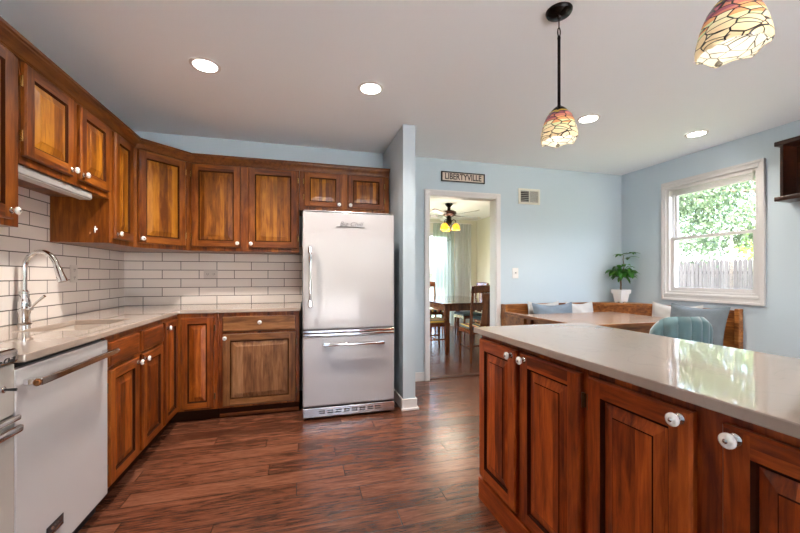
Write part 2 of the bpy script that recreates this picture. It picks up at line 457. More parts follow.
m_tile_l = tile_mat('tile_on_side_wall', 1, 2.983)
m_quartz = quartz_mat('cream_quartz', (.41, .33, .275))
m_sink = mat('sink_white', (.66, .58, .51), .12)
m_chrome = mat('chrome', (.72, .71, .70), .07, 1)
m_satin = mat('satin_metal', (.62, .6, .58), .25, 1)
m_dark = mat('plain_black', (.012, .011, .011), .5)  # plain black for burners, feet, gasket, slots and toggles
m_brass = mat('brass', (.68, .46, .17), .25, 1)
m_hinge = mat('antique_hinge', (.10, .06, .03), .35, .8)
m_porc = mat('porcelain', (.85, .82, .78), .12, coat=.5)
m_enamel = mat('cream_enamel', (.47, .445, .447), .2, coat=.2)
m_enamel2 = mat('range_enamel', (.50, .46, .41), .16, coat=.6)
m_bronze = mat('dark_bronze', (.006, .005, .004), .2, 0, spec=.15)
m_plate = mat('plastic_plate', (.80, .78, .75), .35)
m_plate2 = mat('tile_colored_plate', (.60, .54, .50), .35)
W_UP = dict(v=wood('upper_frame_wood', FR_D, FR_M, FR_L, 'z', .06), h=wood('upper_rail_wood', FR_D, FR_M, FR_L, 'x', .06, 'z'),
            p=wood('upper_panel_wood', UP_D, UP_M, UP_L, 'z', .032, vary=.55), g=mat('upper_groove_shade', (.045, .014, .005), .7, spec=.03))  # g: shade in the door grooves, painted as near-black wood
LO_D, LO_M, LO_L = (0.0696, 0.0128, 0.0015), (0.2101, 0.0441, 0.0037), (0.3622, 0.0954, 0.0112)
W_LO = dict(v=wood('base_frame_wood', LO_D, LO_M, LO_L, 'z', .06), h=wood('base_rail_wood', LO_D, LO_M, LO_L, 'x', .06, 'z'),
            p=wood('base_panel_wood', [c * 1.05 for c in LO_D], [c * 1.15 for c in LO_M], [c * 1.2 for c in LO_L], 'z', .08, vary=.4), g=mat('base_groove_shade', (.035, .010, .004), .7, spec=.03))
W_GR = dict(v=wood('grey_lit_frame_wood', (.08, .026, .007), (.20, .078, .022), (.32, .14, .05), 'z', .06), h=wood('grey_lit_rail_wood', (.08, .026, .007), (.20, .078, .022), (.32, .14, .05), 'x', .06, 'z'),
            p=wood('grey_lit_panel_wood', (.10, .036, .012), (.25, .11, .042), (.36, .18, .085), 'z', .08, vary=.4), g=mat('grey_groove_shade', (.05, .017, .006), .7, spec=.03))  # greyer wood tone, the light on this front put into the colour
W_IS = dict(v=wood('island_frame_wood', IS_D, IS_M, IS_L, 'z', .06), h=wood('island_rail_wood', IS_D, IS_M, IS_L, 'x', .06, 'z'),
            p=wood('island_panel_wood', [c * 1.05 for c in IS_D], [c * 1.15 for c in IS_M], [c * 1.2 for c in IS_L], 'z', .08, vary=.4), g=mat('island_groove_shade', (.03, .007, .003), .7, spec=.03))
m_bench = wood('bench_oak', (.09, .024, .005), (.27, .09, .018), (.46, .19, .05), 'x', .1, 'z', vary=.25)
m_bench_y = wood('bench_oak_along', (.09, .024, .005), (.27, .09, .018), (.46, .19, .05), 'y', .1, 'z', vary=.25)
m_table = wood('nook_table_top', (.16, .085, .05), (.28, .165, .105), (.40, .26, .18), 'x', .11, 'y', rough=.22, vary=.3, knots=.3)
m_mahog = wood('mahogany', (.045, .012, .005), (.13, .036, .011), (.22, .068, .022), 'z', .1, rough=.2, coat=.4)
m_mahog_top = wood('mahogany_top', (.035, .010, .005), (.085, .025, .010), (.15, .05, .02), 'y', .12, 'x', rough=.12, coat=.6)
m_espresso = wood('espresso_wood', (.012, .004, .003), (.030, .009, .004), (.07, .022, .009), 'y', .1, 'z', rough=.35, knots=0)
m_glass = glass_mat('window_glass')

# ------------------------------------------------------------------ room shell
def ring_y(m, x0, x1, a, b, mi=0):
    (y0, y1, z0, z1), (u0, u1, v0, v1) = a, b      # outer, inner
    m.box(x0, x1, y0, u0, z0, z1, mi); m.box(x0, x1, u1, y1, z0, z1, mi)
    m.box(x0, x1, u0, u1, z0, v0, mi); m.box(x0, x1, u0, u1, v1, z1, mi)
ZC = 2.535
XL, XR, YB, YD, YF = -1.575, 4.142, 3.88, 8.0, -3.0
struct(M().box(XL - .12, XR + .15, YF - .12, YD + .15, -.12, 0).build('floor', m_floor, smooth=False))
struct(M().box(XL - .12, XR + .15, YF - .12, YD + .15, ZC, ZC + .12).build('ceiling', m_ceil, smooth=False))
struct(M().box(XL - .12, XL, YF, YB, 0, ZC).build('wall_left', m_wall, smooth=False))
def wall_holes_x(name, y0, y1, x0, x1, holes, mats, z1=ZC):
    """wall whose faces are normal to y; holes: (x0, x1, z0, z1)"""
    xs = sorted({x0, x1, *[h[0] for h in holes], *[h[1] for h in holes]}); zs = sorted({0, z1, *[h[2] for h in holes], *[h[3] for h in holes]})
    def keep(i, j):
        a, b = (xs[i] + xs[i + 1]) / 2, (zs[j] + zs[j + 1]) / 2
        return not any(h[0] < a < h[1] and h[2] < b < h[3] for h in holes)
    m = M().cells(xs, zs, 0, 1, keep)
    m.v = [(x, y0 + (y1 - y0) * t, z) for x, z, t in m.v]
    return struct(m.build(name, mats, smooth=False))
def wall_holes_y(name, x0, x1, y0, y1, holes, mats, z1=ZC):
    ys = sorted({y0, y1, *[h[0] for h in holes], *[h[1] for h in holes]}); zs = sorted({0, z1, *[h[2] for h in holes], *[h[3] for h in holes]})
    def keep(i, j):
        a, b = (ys[i] + ys[i + 1]) / 2, (zs[j] + zs[j + 1]) / 2
        return not any(h[0] < a < h[1] and h[2] < b < h[3] for h in holes)
    m = M().cells(ys, zs, 0, 1, keep)
    m.v = [(x0 + (x1 - x0) * t, y, z) for y, z, t in m.v]
    return struct(m.build(name, mats, smooth=False))
DX0, DX1, DZ = 1.40, 2.26, 2.12      # doorway
w = wall_holes_x('wall_back', YB, YB + .12, XL - .12, XR, [(DX0, DX1, -.01, DZ)], [m_wall, m_yel])
for p in w.data.polygons:
    if p.center.y > YB + .11: p.material_index = 1
WY0, WY1, WZ0, WZ1 = 2.372, 3.262, .995, 2.21   # nook window opening
wall_holes_y('wall_right', XR, XR + .15, YF, YD, [(WY0, WY1, WZ0, WZ1)], [m_wall])
# split the right wall's paint at the dividing wall
struct(M().box(XR - .004, XR, YB + .12, YD, 0, ZC).build('wall_dining_right', m_yel, smooth=False))
wall_holes_x('wall_dining_back', YD, YD + .12, .6, XR, [(1.75, 3.45, -.01, 2.2)], m_yel)
wall_holes_y('wall_dining_left', .5, .6, YB + .12, YD + .12, [(4.8, 7.2, .6, 2.2)], m_yel)  # opening and its window added out of view to let daylight in
f = M(); ring_y(f, .52, .58, (4.8, 7.2, .6, 2.2), (4.86, 7.14, .66, 2.14)); f.box(.52, .58, 5.97, 6.03, .66, 2.14)
dw = struct(f.build('unseen_fill_window', m_win, smooth=False, bevel=.003))
M().box(.547, .553, 4.85, 7.15, .65, 2.15).build('glass_pane', m_glass, dw, smooth=False)
wall_holes_x('wall_front', YF - .12, YF, XL - .12, XR, [(.15, 2.85, .06, 2.15)], m_wall)
struct(M().box(.872, .985, 3.075, YB - .001, 0, ZC - .001).build('wall_partition', m_wall, smooth=False))
# backsplash tile
struct(M().box(XL, XL + .008, 1.0, YB - .008, .9145, 1.75).build('wall_tile_left', m_tile_l, smooth=False))
struct(M().box(XL, .012, YB - .008, YB, .9145, 1.5).build('wall_tile_back', m_tile_b, smooth=False))
# door casing, jambs
c = M()
CW = .066
for x0, x1 in ((DX0 - CW + .012, DX0 + .012), (DX1 - .012, DX1 + CW - .012)):
    c.box(x0, x1, YB - .018, YB, 0, DZ + CW - .012)
    c.box(x0 + .006, x1 - .03, YB - .024, YB - .018, 0, DZ + CW - .03)
c.box(DX0 - CW + .012, DX1 + CW - .012, YB - .019, YB, DZ - .012, DZ + CW - .012)
c.box(DX0 - CW + .02, DX1 + CW - .02, YB - .025, YB - .019, DZ + .02, DZ + CW - .02)
c.box(DX0, DX0 + .015, YB, YB + .12, 0, DZ); c.box(DX1 - .015, DX1, YB, YB + .12, 0, DZ); c.box(DX0, DX1, YB, YB + .12, DZ - .015, DZ)
struct(c.build('trim_1', m_trim, smooth=False, bevel=.003))
struct(M().box(DX0 + .016, DX1 - .016, YB + .02, YB + .10, 0, .008).build('trim_2', wood('threshold_wood', [c * .5 for c in FLOOR_D], [c * .6 for c in FLOOR_M], [c * .6 for c in FLOOR_L], 'x', .2, 'y'), smooth=False, bevel=.003))
def baseboard(name, segs, hgt=.10):
    m = M()
    for (x0, x1, y0, y1) in segs:
        m.box(x0, x1, y0, y1, 0, hgt)
    return struct(m.build(name, m_trim, smooth=False, bevel=.004))
baseboard('baseboard_partition', [(.86, .998, 3.061, 3.075), (.985, .998, 3.075, YB - .015), (.859, .872, 3.075, 3.7)])
baseboard('baseboard_shoe', [(.85, 1.012, 3.045, 3.061), (.998, 1.012, 3.061, YB - .015)], .022)
baseboard('baseboard_back', [(.998, DX0 - CW + .012, YB - .014, YB), (DX1 + CW - .012, 2.31, YB - .014, YB)])
baseboard('baseboard_right', [(XR - .014, XR, -1, 2.48)])
baseboard('baseboard_dining', [(.6, 1.70, YD - .014, YD), (3.5, XR - .02, YD - .014, YD), (XR - .018, XR - .004, YB + .13, YD - .02)])

# ------------------------------------------------------------------ nook window
wf = M()
# casing on the wall
CY0, CY1, CZ0, CZ1 = 2.322, 3.31, .91, 2.277
ring_y(wf, XR - .018, XR, (CY0, CY1, CZ0, CZ1), (WY0, WY1, WZ0, WZ1))
ring_y(wf, XR - .028, XR - .018, (CY0, CY1, CZ0, CZ1), (CY0 + .025, CY1 - .025, CZ0 + .025, CZ1 - .025))
ring_y(wf, XR - .022, XR - .018, (WY0 - .028, WY1 + .028, WZ0 - .028, WZ1 + .028), (WY0 - .006, WY1 + .006, WZ0 - .006, WZ1 + .006))
window = struct(wf.build('window_1', m_win, smooth=False, bevel=.003))
j = M(); ring_y(j, XR, XR + .15, (WY0, WY1, WZ0, WZ1), (WY0 + .03, WY1 - .03, WZ0 + .025, WZ1 - .02))
ring_y(j, XR + .055, XR + .075, (WY0 + .03, WY1 - .03, WZ0 + .025, WZ1 - .02), (WY0 + .042, WY1 - .042, WZ0 + .025, WZ1 - .02))
j.build('window_jamb', m_win, window, smooth=False)
MID = 1.615
sash = M(); ring_y(sash, XR + .03, XR + .056, (WY0 + .03, WY1 - .03, WZ0 + .025, MID + .02), (WY0 + .068, WY1 - .068, WZ0 + .065, MID - .012))
lo = sash.build('lower_sash', m_win, window, smooth=False, bevel=.003)
M().box(XR + .040, XR + .044, WY0 + .066, WY1 - .066, WZ0 + .063, MID - .01).build('glass_pane', m_glass, lo, smooth=False)
sash = M(); ring_y(sash, XR + .076, XR + .10, (WY0 + .03, WY1 - .03, MID - .01, WZ1 - .02), (WY0 + .065, WY1 - .065, MID + .022, WZ1 - .055))
up = sash.build('upper_sash', m_win, window, smooth=False, bevel=.003)
M().box(XR + .086, XR + .090, WY0 + .063, WY1 - .063, MID + .02, WZ1 - .053).build('glass_pane', m_glass, up, smooth=False)
b = thing('window_blind', 'cream blind drawn up tight under the top of the nook window', 'blind', (XR + .018, (WY0 + WY1) / 2, 2.112))
M().box(-.024, .012, -.40, .40, .058, .092).build('headrail', m_win, b, smooth=False, bevel=.004)
st = M()
for k in range(4): st.box(-.020 + (k % 2) * .006, .010, -.395, .395, .014 + k * .0105, .0205 + k * .0105)
st.build('folded_slats', m_win, b, smooth=False, bevel=.002)
M().box(-.022, .012, -.397, .397, -.008, .010).build('bottom_rail', m_win, b, smooth=False, bevel=.003)

# unseen window behind the camera, widened and shifted for light; dining patio door
def glazed_x(name, x0, x1, y, z0, z1, n, t=.05):
    f = M(); f.box(x0, x1, y - .03, y + .03, z0, z0 + t); f.box(x0, x1, y - .03, y + .03, z1 - t, z1)
    for k in range(n + 1):
        c_ = x0 + (x1 - x0 - t) * k / n; f.box(c_, c_ + t, y - .029, y + .029, z0 + t, z1 - t)
    o = struct(f.build(name, m_win, smooth=False, bevel=.003))
    M().box(x0 + t / 2, x1 - t / 2, y - .003, y + .003, z0 + t / 2, z1 - t / 2).build('glass_pane', m_glass, o, smooth=False)
    return o
glazed_x('window_2', .15, 2.85, YF - .06, .06, 2.15, 3)
glazed_x('door_1', 1.75, 3.45, YD + .06, .0, 2.2, 2, .07)

# ------------------------------------------------------------------ cabinets
def rect_frame_door(w, h, tone, st=.056, t=.02, flat=False, greyish=False):
    """raised panel door in x 0..w, z 0..h, front towards -y; slots: v, h, panel, painted groove shade"""
    m = M()
    def P(ins, d): return [(ins, -d, ins), (w - ins, -d, ins), (w - ins, -d, h - ins), (ins, -d, h - ins)]
    def ring(a, b, mi):
        for k in range(4):
            l = (k + 1) % 4
            m.quad(a[k], a[l], b[l], b[k], mi if isinstance(mi, int) else mi[k])
    e0, e1, e2 = P(0, 0), P(0, t - .007), P(.006, t)
    m.quad(*e0[::-1], 0)
    ring(e0, e1, (1, 0, 1, 0)); ring(e1, e2, (1, 0, 1, 0))
    if flat:
        e3 = P(.014, t + .001)
        ring(e2, e3, 1); m.quad(*e3, 1)
        return m
    s_ = min(st, w * .26)
    # stiles full height, rails between them
    i = .006; d = -t
    m.quad((i, d, i), (s_, d, i), (s_, d, h - i), (i, d, h - i), 0)
    m.quad((w - s_, d, i), (w - i, d, i), (w - i, d, h - i), (w - s_, d, h - i), 0)
    m.quad((s_, d, i), (w - s_, d, i), (w - s_, d, s_), (s_, d, s_), 1)
    m.quad((s_, d, h - s_), (w - s_, d, h - s_), (w - s_, d, h - i), (s_, d, h - i), 1)
    bw = min(.034, (w - 2 * s_) * .22)
    a, b_, c_, e, f = P(s_, t), P(s_ + .006, t - .008), P(s_ + .010, t - .011), P(s_ + .010 + bw, t - .003), P(s_ + .013 + bw, t - .001)
    ring(a, b_, 3); ring(b_, c_, 3); ring(c_, e, 2); ring(e, f, 3 if tone is W_IS else 2); m.quad(*f, 2)  # groove faces take the painted shade colour
    return m
def knob_mesh():
    m = M()
    pr = [(.0001, 0), (.013, 0), (.0135, -.003), (.010, -.006), (.006, -.008), (.0055, -.016), (.009, -.019), (.015, -.020), (.0172, -.024), (.0165, -.029), (.011, -.0325), (.0055, -.0335), (.0048, -.0345), (.0001, -.035)]
    mis = [1, 1, 1, 1, 1, 1, 0, 0, 0, 0, 0, 1, 1, 1]
    m.lathe(pr, axis='y', seg=20, mis=mis, cap=False)
    return m
KNOB = None
def add_knob(parent, x, z, y):
    global KNOB
    if KNOB is None:
        KNOB = knob_mesh().build('knob', [m_porc, m_chrome], parent, angle=50); o = KNOB
    else:
        o = KNOB.copy(); COL.objects.link(o); o.parent = parent
    o.location = (x, y, z); o['label'] = 'white porcelain knob on a chrome base'
    return o
def add_door(parent, x0, x1, z0, z1, tone, knob=None, hinge=None, flat=False, name='door', hmat=None, st=.056):
    m = rect_frame_door(x1 - x0, z1 - z0, tone, st=st, flat=flat)
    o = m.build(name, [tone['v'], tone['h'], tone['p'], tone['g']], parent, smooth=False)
    o.location = (x0, -.0005, z0)
    if knob: add_knob(o, knob[0] - x0, knob[1] - z0, -.0195)
    if hinge:
        h = z1 - z0
        for hz in (.09, h - .09) if h > .3 else (.06, h - .06):
            k = M(); hx = 0 if hinge == 'l' else x1 - x0; s_ = -1 if hinge == 'l' else 1
            k.box(min(hx, hx + s_ * .011), max(hx, hx + s_ * .011), -.004, -.0005, hz - .024, hz + .024)
            k.lathe([(.0045, hz - .026), (.0045, hz + .026)], (hx + s_ * .004, -.008, 0), seg=10)
            k.build('hinge', hmat or m_hinge, o, angle=30)
    return o
def cabinet(name, label, loc, rz, w, z0, z1, depth, tone, fronts, toe=0, group=None, cat='cabinet', hmat=None, hollow=False):
    t = thing(name, label, cat, loc, rz, group)
    b = M()
    if hollow:
        b.cells([.0006, .02, w - .02, w - .0006], [0, .02, depth - .02, depth], z0, z1, lambda i, j: not (i == 1 and j == 1))
        b.box(.0201, w - .0201, .0201, depth - .0201, z0, z0 + .018)
    else:
        b.box(.0006, w - .0006, 0, depth, z0, z1, 0)
    b.build('body', [tone['v']], t, smooth=False, bevel=.0015)
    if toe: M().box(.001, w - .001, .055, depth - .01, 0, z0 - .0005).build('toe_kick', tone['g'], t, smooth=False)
    for f in fronts:
        f = dict(f)
        add_door(t, f['x'][0], f['x'][1], f['z'][0], f['z'][1], f.get('tone', tone), f.get('knob'), f.get('hinge'), f.get('flat', False), f.get('name', 'door'), hmat, f.get('st', .056))
    return t
UG, BG, IG = 'wooden upper cabinets', 'wooden base cabinets', 'island cabinets'
# left run of uppers, faces +x ; local x = world y - y0
FX = -1.24
cabinet('upper_cabinet', 'tall wooden wall cabinet at the frame edge, beside the short one over the sink', (FX, 1.56, 0), PI / 2, .484, 1.41, 2.20, .327, W_UP,
        [dict(x=(.03, .432), z=(1.44, 2.172), knob=(.408, 1.475), hinge='l')], group=UG, hmat=m_brass)
cabinet('upper_cabinet', 'short two-door wooden cabinet above the sink with brass hinges and light underneath', (FX, 2.046, 0), PI / 2, .802, 1.705, 2.20, .327, W_UP,
        [dict(x=(.010, .380), z=(1.742, 2.172), knob=(.358, 1.775), hinge='l'), dict(x=(.442, .772), z=(1.742, 2.172), knob=(.466, 1.775), hinge='r')], group=UG, hmat=m_brass)
cabinet('upper_cabinet', 'narrow tall wooden wall cabinet between the sink cabinet and the angled corner cabinet', (FX, 2.85, 0), PI / 2, .37, 1.41, 2.20, .327, W_UP,
        [dict(x=(.04, .315), z=(1.445, 2.172), knob=(.07, 1.48), hinge='r')], group=UG, hmat=m_hinge)
# angled corner cabinet: a five-sided body
t = thing('corner_cabinet', 'angled wooden wall cabinet filling the corner of the tiled walls', 'cabinet', (FX, 3.222, 0), PI / 4, UG)
DL = math.hypot(.31, .31)
def loc45(X, Y):
    dx, dy = X - FX, Y - 3.222; c_ = math.cos(PI / 4)
    return (dx * c_ + dy * c_, -dx * c_ + dy * c_)
pts = [loc45(X, Y) for X, Y in ((FX, 3.222), (FX + .31, 3.532), (FX + .31, YB - .009), (XL + .009, YB - .009), (XL + .009, 3.222))]
b = M(); n = len(pts)
b.add([(x, y, z) for z in (1.41, 2.20) for x, y in pts], [tuple(range(n))[::-1], tuple(range(n, 2 * n))] + [(k, (k + 1) % n, n + (k + 1) % n, n + k) for k in range(n)])
b.build('body', [W_UP['v']], t, smooth=False)
add_door(t, .022, DL - .052, 1.445, 2.172, W_UP, (.046, 1.48), 'r', hmat=m_brass)
cabinet('upper_cabinet', 'two-door wooden wall cabinet above the rear counter beside the refrigerator', (-.93, 3.532, 0), 0, .915, 1.41, 2.20, .338, W_UP,
        [dict(x=(.008, .405), z=(1.445, 2.172), knob=(.382, 1.48), hinge='l'), dict(x=(.470, .898), z=(1.445, 2.172), knob=(.494, 1.48), hinge='r')], group=UG, hmat=m_brass)
cabinet('upper_cabinet', 'low two-door wooden cabinet over the refrigerator', (-.014, 3.532, 0), 0, .868, 1.81, 2.20, .345, W_UP,
        [dict(x=(.045, .392), z=(1.845, 2.172), knob=(.368, 1.872), hinge='l', st=.05), dict(x=(.452, .815), z=(1.845, 2.172), knob=(.476, 1.872), hinge='r', st=.05)], group=UG, hmat=m_brass)
# crown moulding swept along the fronts
path = [(FX, 1.56), (FX, 3.222), (FX + .31, 3.532), (.853, 3.532)]
prof = [(.0, 2.150), (.006, 2.150), (.010, 2.160), (.012, 2.168), (.016, 2.172), (.022, 2.188), (.034, 2.206), (.046, 2.216), (.050, 2.222), (.056, 2.226), (.056, 2.238), (0, 2.238)]
prof = [(o + .0, z + .0) for o, z in prof]
def sweep(m, path, prof, mi=0):
    n = len(path); rows = []
    for i, p in enumerate(path):
        p = Vector(p)
        d0 = (p - Vector(path[i - 1])).normalized() if i else None
        d1 = (Vector(path[i + 1]) - p).normalized() if i < n - 1 else None
        n0 = Vector((d0.y, -d0.x)) if d0 else None; n1 = Vector((d1.y, -d1.x)) if d1 else None
        if n0 and n1:
            nn = (n0 + n1).normalized(); k = 1 / nn.dot(n0)
        else:
            nn = n0 or n1; k = 1
        rows.append([(p.x + nn.x * o * k, p.y + nn.y * o * k, z) for o, z in prof])
    q = len(prof)
    m.add([v for r_ in rows for v in r_], [(i * q + k, i * q + (k + 1) % q, (i + 1) * q + (k + 1) % q, (i + 1) * q + k) for i in range(n - 1) for k in range(q)], mi)
    m.add(rows[0], [tuple(range(q))], mi); m.add(rows[-1], [tuple(range(q))[::-1]], mi)
m = M(); prof2 = [(o + (.0215 if z < 2.2 and o > 0 else .0215 if o > 0 else 0), z + .003) for o, z in prof]
prof2[0] = (.0005, 2.1915); prof2 = [(.0005, 2.1915), (.0225, 2.1915) if False else (.0005, 2.1915)]
prof2 = [(-.03, 2.1905), (.006, 2.1905), (.006, 2.166), (.0235, 2.162), (.026, 2.172), (.030, 2.178), (.036, 2.196), (.046, 2.212), (.056, 2.220), (.060, 2.224), (.066, 2.228), (.066, 2.242), (-.03, 2.242)]
prof2 = [(-.03, 2.2005), (.0006, 2.2005), (.0006, 2.178), (.010, 2.178), (.012, 2.184), (.016, 2.186), (.020, 2.200), (.032, 2.218), (.044, 2.226), (.046, 2.233), (.056, 2.236), (.056, 2.250), (-.03, 2.250)]
sweep(m, path, prof2)
tag(m.build('crown_molding', wood('crown_wood', [c * .7 for c in FR_D], [c * .62 for c in FR_M], [c * .6 for c in FR_L], 'y', .2, 'z', rough=.4, coat=.1), smooth=True, angle=25), 'carved wooden crown molding running along the tops of all wall cabinets', 'molding')
# light under the short cabinet
t = thing('under_cabinet_light', 'long white under-cabinet light fixture above the sink', 'light', (-1.285, 2.36, 1.705))
M().box(-.035, .035, -.31, .31, -.042, -.001).build('housing', mat('fixture_enamel', (.30, .29, .28), .35), t, smooth=False, bevel=.006)
M().box(-.028, .030, -.30, .30, -.047, -.0425).build('diffuser', mat('diffuser_plastic', (.45, .44, .43), .4), t, smooth=False, bevel=.002)
# little hook on the side of the narrow tall cabinet
t = thing('wall_hook', 'small white hook on the side panel of the narrow tall cabinet', 'hook', (-1.315, 2.849, 1.50))
M().lathe([(.009, 0), (.009, -.005), (.004, -.008)], axis='y', seg=12).build('hook_plate', m_porc, t)
M().tube([(0, -.006, .018), (0, -.012, .006), (0, -.010, -.012), (0.002, -.016, -.024), (.006, -.026, -.022), (.008, -.032, -.012)], .0035, 8).build('hook_arm', m_porc, t)

# base cabinets
BX = -.962
cabinet('base_cabinet', 'wooden sink base cabinet with two doors next to the dishwasher', (BX, 2.168, 0), PI / 2, .777, .09, .882, .60, W_LO,
        [dict(x=(.008, .352), z=(.108, .705), knob=(.33, .672), hinge='l'), dict(x=(.412, .752), z=(.108, .705), knob=(.434, .672), hinge='r'),
         dict(x=(.008, .352), z=(.722, .850), flat=True, name='drawer'), dict(x=(.412, .752), z=(.722, .850), flat=True, name='drawer')], toe=1, group=BG, hollow=True)
t = thing('base_corner_cabinet', 'wooden corner base cabinet with two doors meeting at an inside corner', 'cabinet', (BX, 3.28, 0), 0, BG)
b = M().cells([XL + .012 - BX, 0, .30], [2.947 - 3.28, 0, .588], .09, .882, lambda i, j: not (i == 1 and j == 0))
b.build('body', W_LO['v'], t, smooth=False)
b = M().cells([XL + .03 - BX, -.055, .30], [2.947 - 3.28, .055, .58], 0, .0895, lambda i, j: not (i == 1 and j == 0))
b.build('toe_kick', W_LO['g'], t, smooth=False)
d1 = add_door(t, .028, .270, .108, .850, W_LO, None, 'r', st=.05)
d2 = add_door(t, 0, .275, .108, .850, W_LO, None, None, st=.05); d2.rotation_euler = (0, 0, PI / 2); d2.location = (.0005, -.318, .108)
add_knob(d2, .028, .700, -.0195)
cabinet('base_cabinet', 'wooden base cabinet with a drawer over one worn wide door beside the refrigerator', (-.66, 3.28, 0), 0, .645, .09, .882, .588, W_LO,
        [dict(x=(.035, .615), z=(.108, .705), knob=(.055, .675), hinge='r', tone=W_GR), dict(x=(.035, .615), z=(.722, .850), flat=True, name='drawer', knob=(.325, .80), tone=W_GR)], toe=1, group=BG)
M().box(.001, .644, .045, .054, .001, .03).build('shoe_strip', W_LO['h'], bpy.data.objects['base_cabinet.001'], smooth=False, bevel=.004)

# worktops
SX0, SX1, SY0, SY1 = -1.36, -1.06, 2.20, 2.71
xs = [XL + .0085, SX0, SX1, -.937, .0]; ys = [1.575, SY0, SY1, 3.255, YB - .0085]
m = M().cells(xs, ys, .884, .914, lambda i, j: (i < 3 and not (i == 1 and j == 1)) or j == 3)
tag(m.build('countertop', m_quartz, smooth=False, bevel=.004), 'L-shaped cream quartz countertop along the tiled walls', 'countertop')
s_ = M()
x0, x1, y0, y1, zb, zt = SX0 - .004, SX1 + .004, SY0 - .004, SY1 + .004, .70, .8835
s_.quad((x0, y0, zb), (x1, y0, zb), (x1, y1, zb), (x0, y1, zb))
for a, b_ in (((x0, y0), (x1, y0)), ((x1, y0), (x1, y1)), ((x1, y1), (x0, y1)), ((x0, y1), (x0, y0))):
    s_.quad((a[0], a[1], zb), (b_[0], b_[1], zb), (b_[0], b_[1], zt), (a[0], a[1], zt))
t = thing('sink', 'white undermount sink set in the quartz counter below the faucet', 'sink', (0, 0, 0))
o = s_.build('basin', m_sink, t, smooth=False, merge=True)
sd = o.modifiers.new('thick', 'SOLIDIFY'); sd.thickness = .006; sd.offset = 1
M().lathe([(.038, .0), (.038, .004), (.024, .003), (.0001, .001)], ((x0 + x1) / 2, (y0 + y1) / 2, .7065), seg=20).build('drain', m_chrome, t)
# faucet
t = thing('faucet', 'chrome gooseneck pull-down faucet at the tiled wall', 'faucet', (-1.530, 2.564, .9142))
M().lathe([(.031, 0), (.032, .004), (.027, .008), (.0255, .05), (.031, .085), (.0315, .11), (.027, .135), (.0185, .165), (.0185, .175), (.0225, .178), (.0225, .186), (.0165, .190), (.0145, .196)], seg=24).build('faucet_body', m_chrome, t)
arc = [(0, 0, .19), (0, 0, .31)]
for k in range(1, 13):
    a = PI - PI * k / 13 * 1.0; arc.append((.078 + .078 * math.cos(a), 0, .31 + .105 * math.sin(a)))
M().tube(arc, .0138, 14).build('spout', m_chrome, t)
e = Vector(arc[-1]); dr = (Vector(arc[-1]) - Vector(arc[-2])).normalized(); dr = (dr + Vector((.22, 0, -.6))).normalized()
M().tube([e, e + dr * .012, e + dr * .03, e + dr * .085, e + dr * .098, e + dr * .10], [.0145, .0165, .0175, .0235, .024, .020], 16).build('spray_head', m_chrome, t)
M().tube([(.018, -.006, .085), (.04, -.012, .09)], .014, 14).build('valve_cap', m_chrome, t)
M().tube([(.038, -.012, .092), (.07, -.016, .125), (.108, -.02, .16)], [.006, .0062, .0075], 10).build('lever', m_chrome, t)

# dishwasher
t = thing('dishwasher', 'white dishwasher with a chrome bar handle between range and sink cabinet', 'dishwasher', (-.947, 1.547, 0), PI / 2)
w_ = .616
M().box(.002, w_ - .002, .03, .59, .09, .875).build('tub_body', m_dark, t, smooth=False)
M().box(.001, w_ - .001, 0, .029, .085, .866).build('door_panel', mat('dishwasher_enamel', (.58, .55, .535), .2, coat=.4), t, smooth=False, bevel=.004)
M().box(.006, w_ - .006, .05, .08, .002, .084).build('toe_panel', m_dark, t, smooth=False)
h = t
hb = M().bar((.03, -.046, .812), (w_ - .02, -.046, .812), .023, .026).build('handle', m_chrome, t, smooth=False, bevel=.004)
for x in (.05, w_ - .045):
    M().box(x - .018, x + .018, -.038, -.0005, .801, .824).build('handle_bracket', m_chrome, hb, smooth=False, bevel=.004)
for x, sg in ((.03, -1), (w_ - .02, 1)):
    M().lathe([(.013, 0), (.013, sg * .006), (.009, sg * .009), (.004, sg * .009)], (x, -.046, .812), 'x', 16).build('end_cap', mat('amber_cap', (.30, .12, .04), .2, .7) if sg < 0 else m_chrome, hb)
def text_mesh(txt, size, name, mt, parent, depth=.001, shear=0, loc=(0, 0, 0), rot=(R(90), 0, 0), sx=1, spacing=1.0, bold=0):
    cu = bpy.data.curves.new(name, 'FONT'); cu.body = txt; cu.size = size; cu.extrude = depth; cu.shear = shear
    cu.align_x = 'CENTER'; cu.align_y = 'CENTER'; cu.space_character = spacing; cu.offset = bold; cu.resolution_u = 4
    co = bpy.data.objects.new(name + '_tmp', cu); COL.objects.link(co)
    dg = bpy.context.evaluated_depsgraph_get()
    me = bpy.data.meshes.new_from_object(co.evaluated_get(dg))
    bpy.data.objects.remove(co); bpy.data.curves.remove(cu)
    me.materials.clear(); me.materials.append(mt)
    o = bpy.data.objects.new(name, me); COL.objects.link(o); o.parent = parent
    o.location = loc; o.rotation_euler = rot; o.scale = (sx, 1, 1)
    return o
bd = M().box(.155, .255, -.004, -.0005, .170, .215).build('badge', mat('badge_dark', (.05, .05, .055), .3, .6), t, smooth=False, bevel=.001)
M().box(.163, .247, -.0055, -.0042, .177, .183).build('badge_line', m_chrome, bd, smooth=False)
text_mesh('Big Chill', .026, 'logo', m_chrome, bd, .0006, .3, (.205, -.0048, .198), sx=.8)

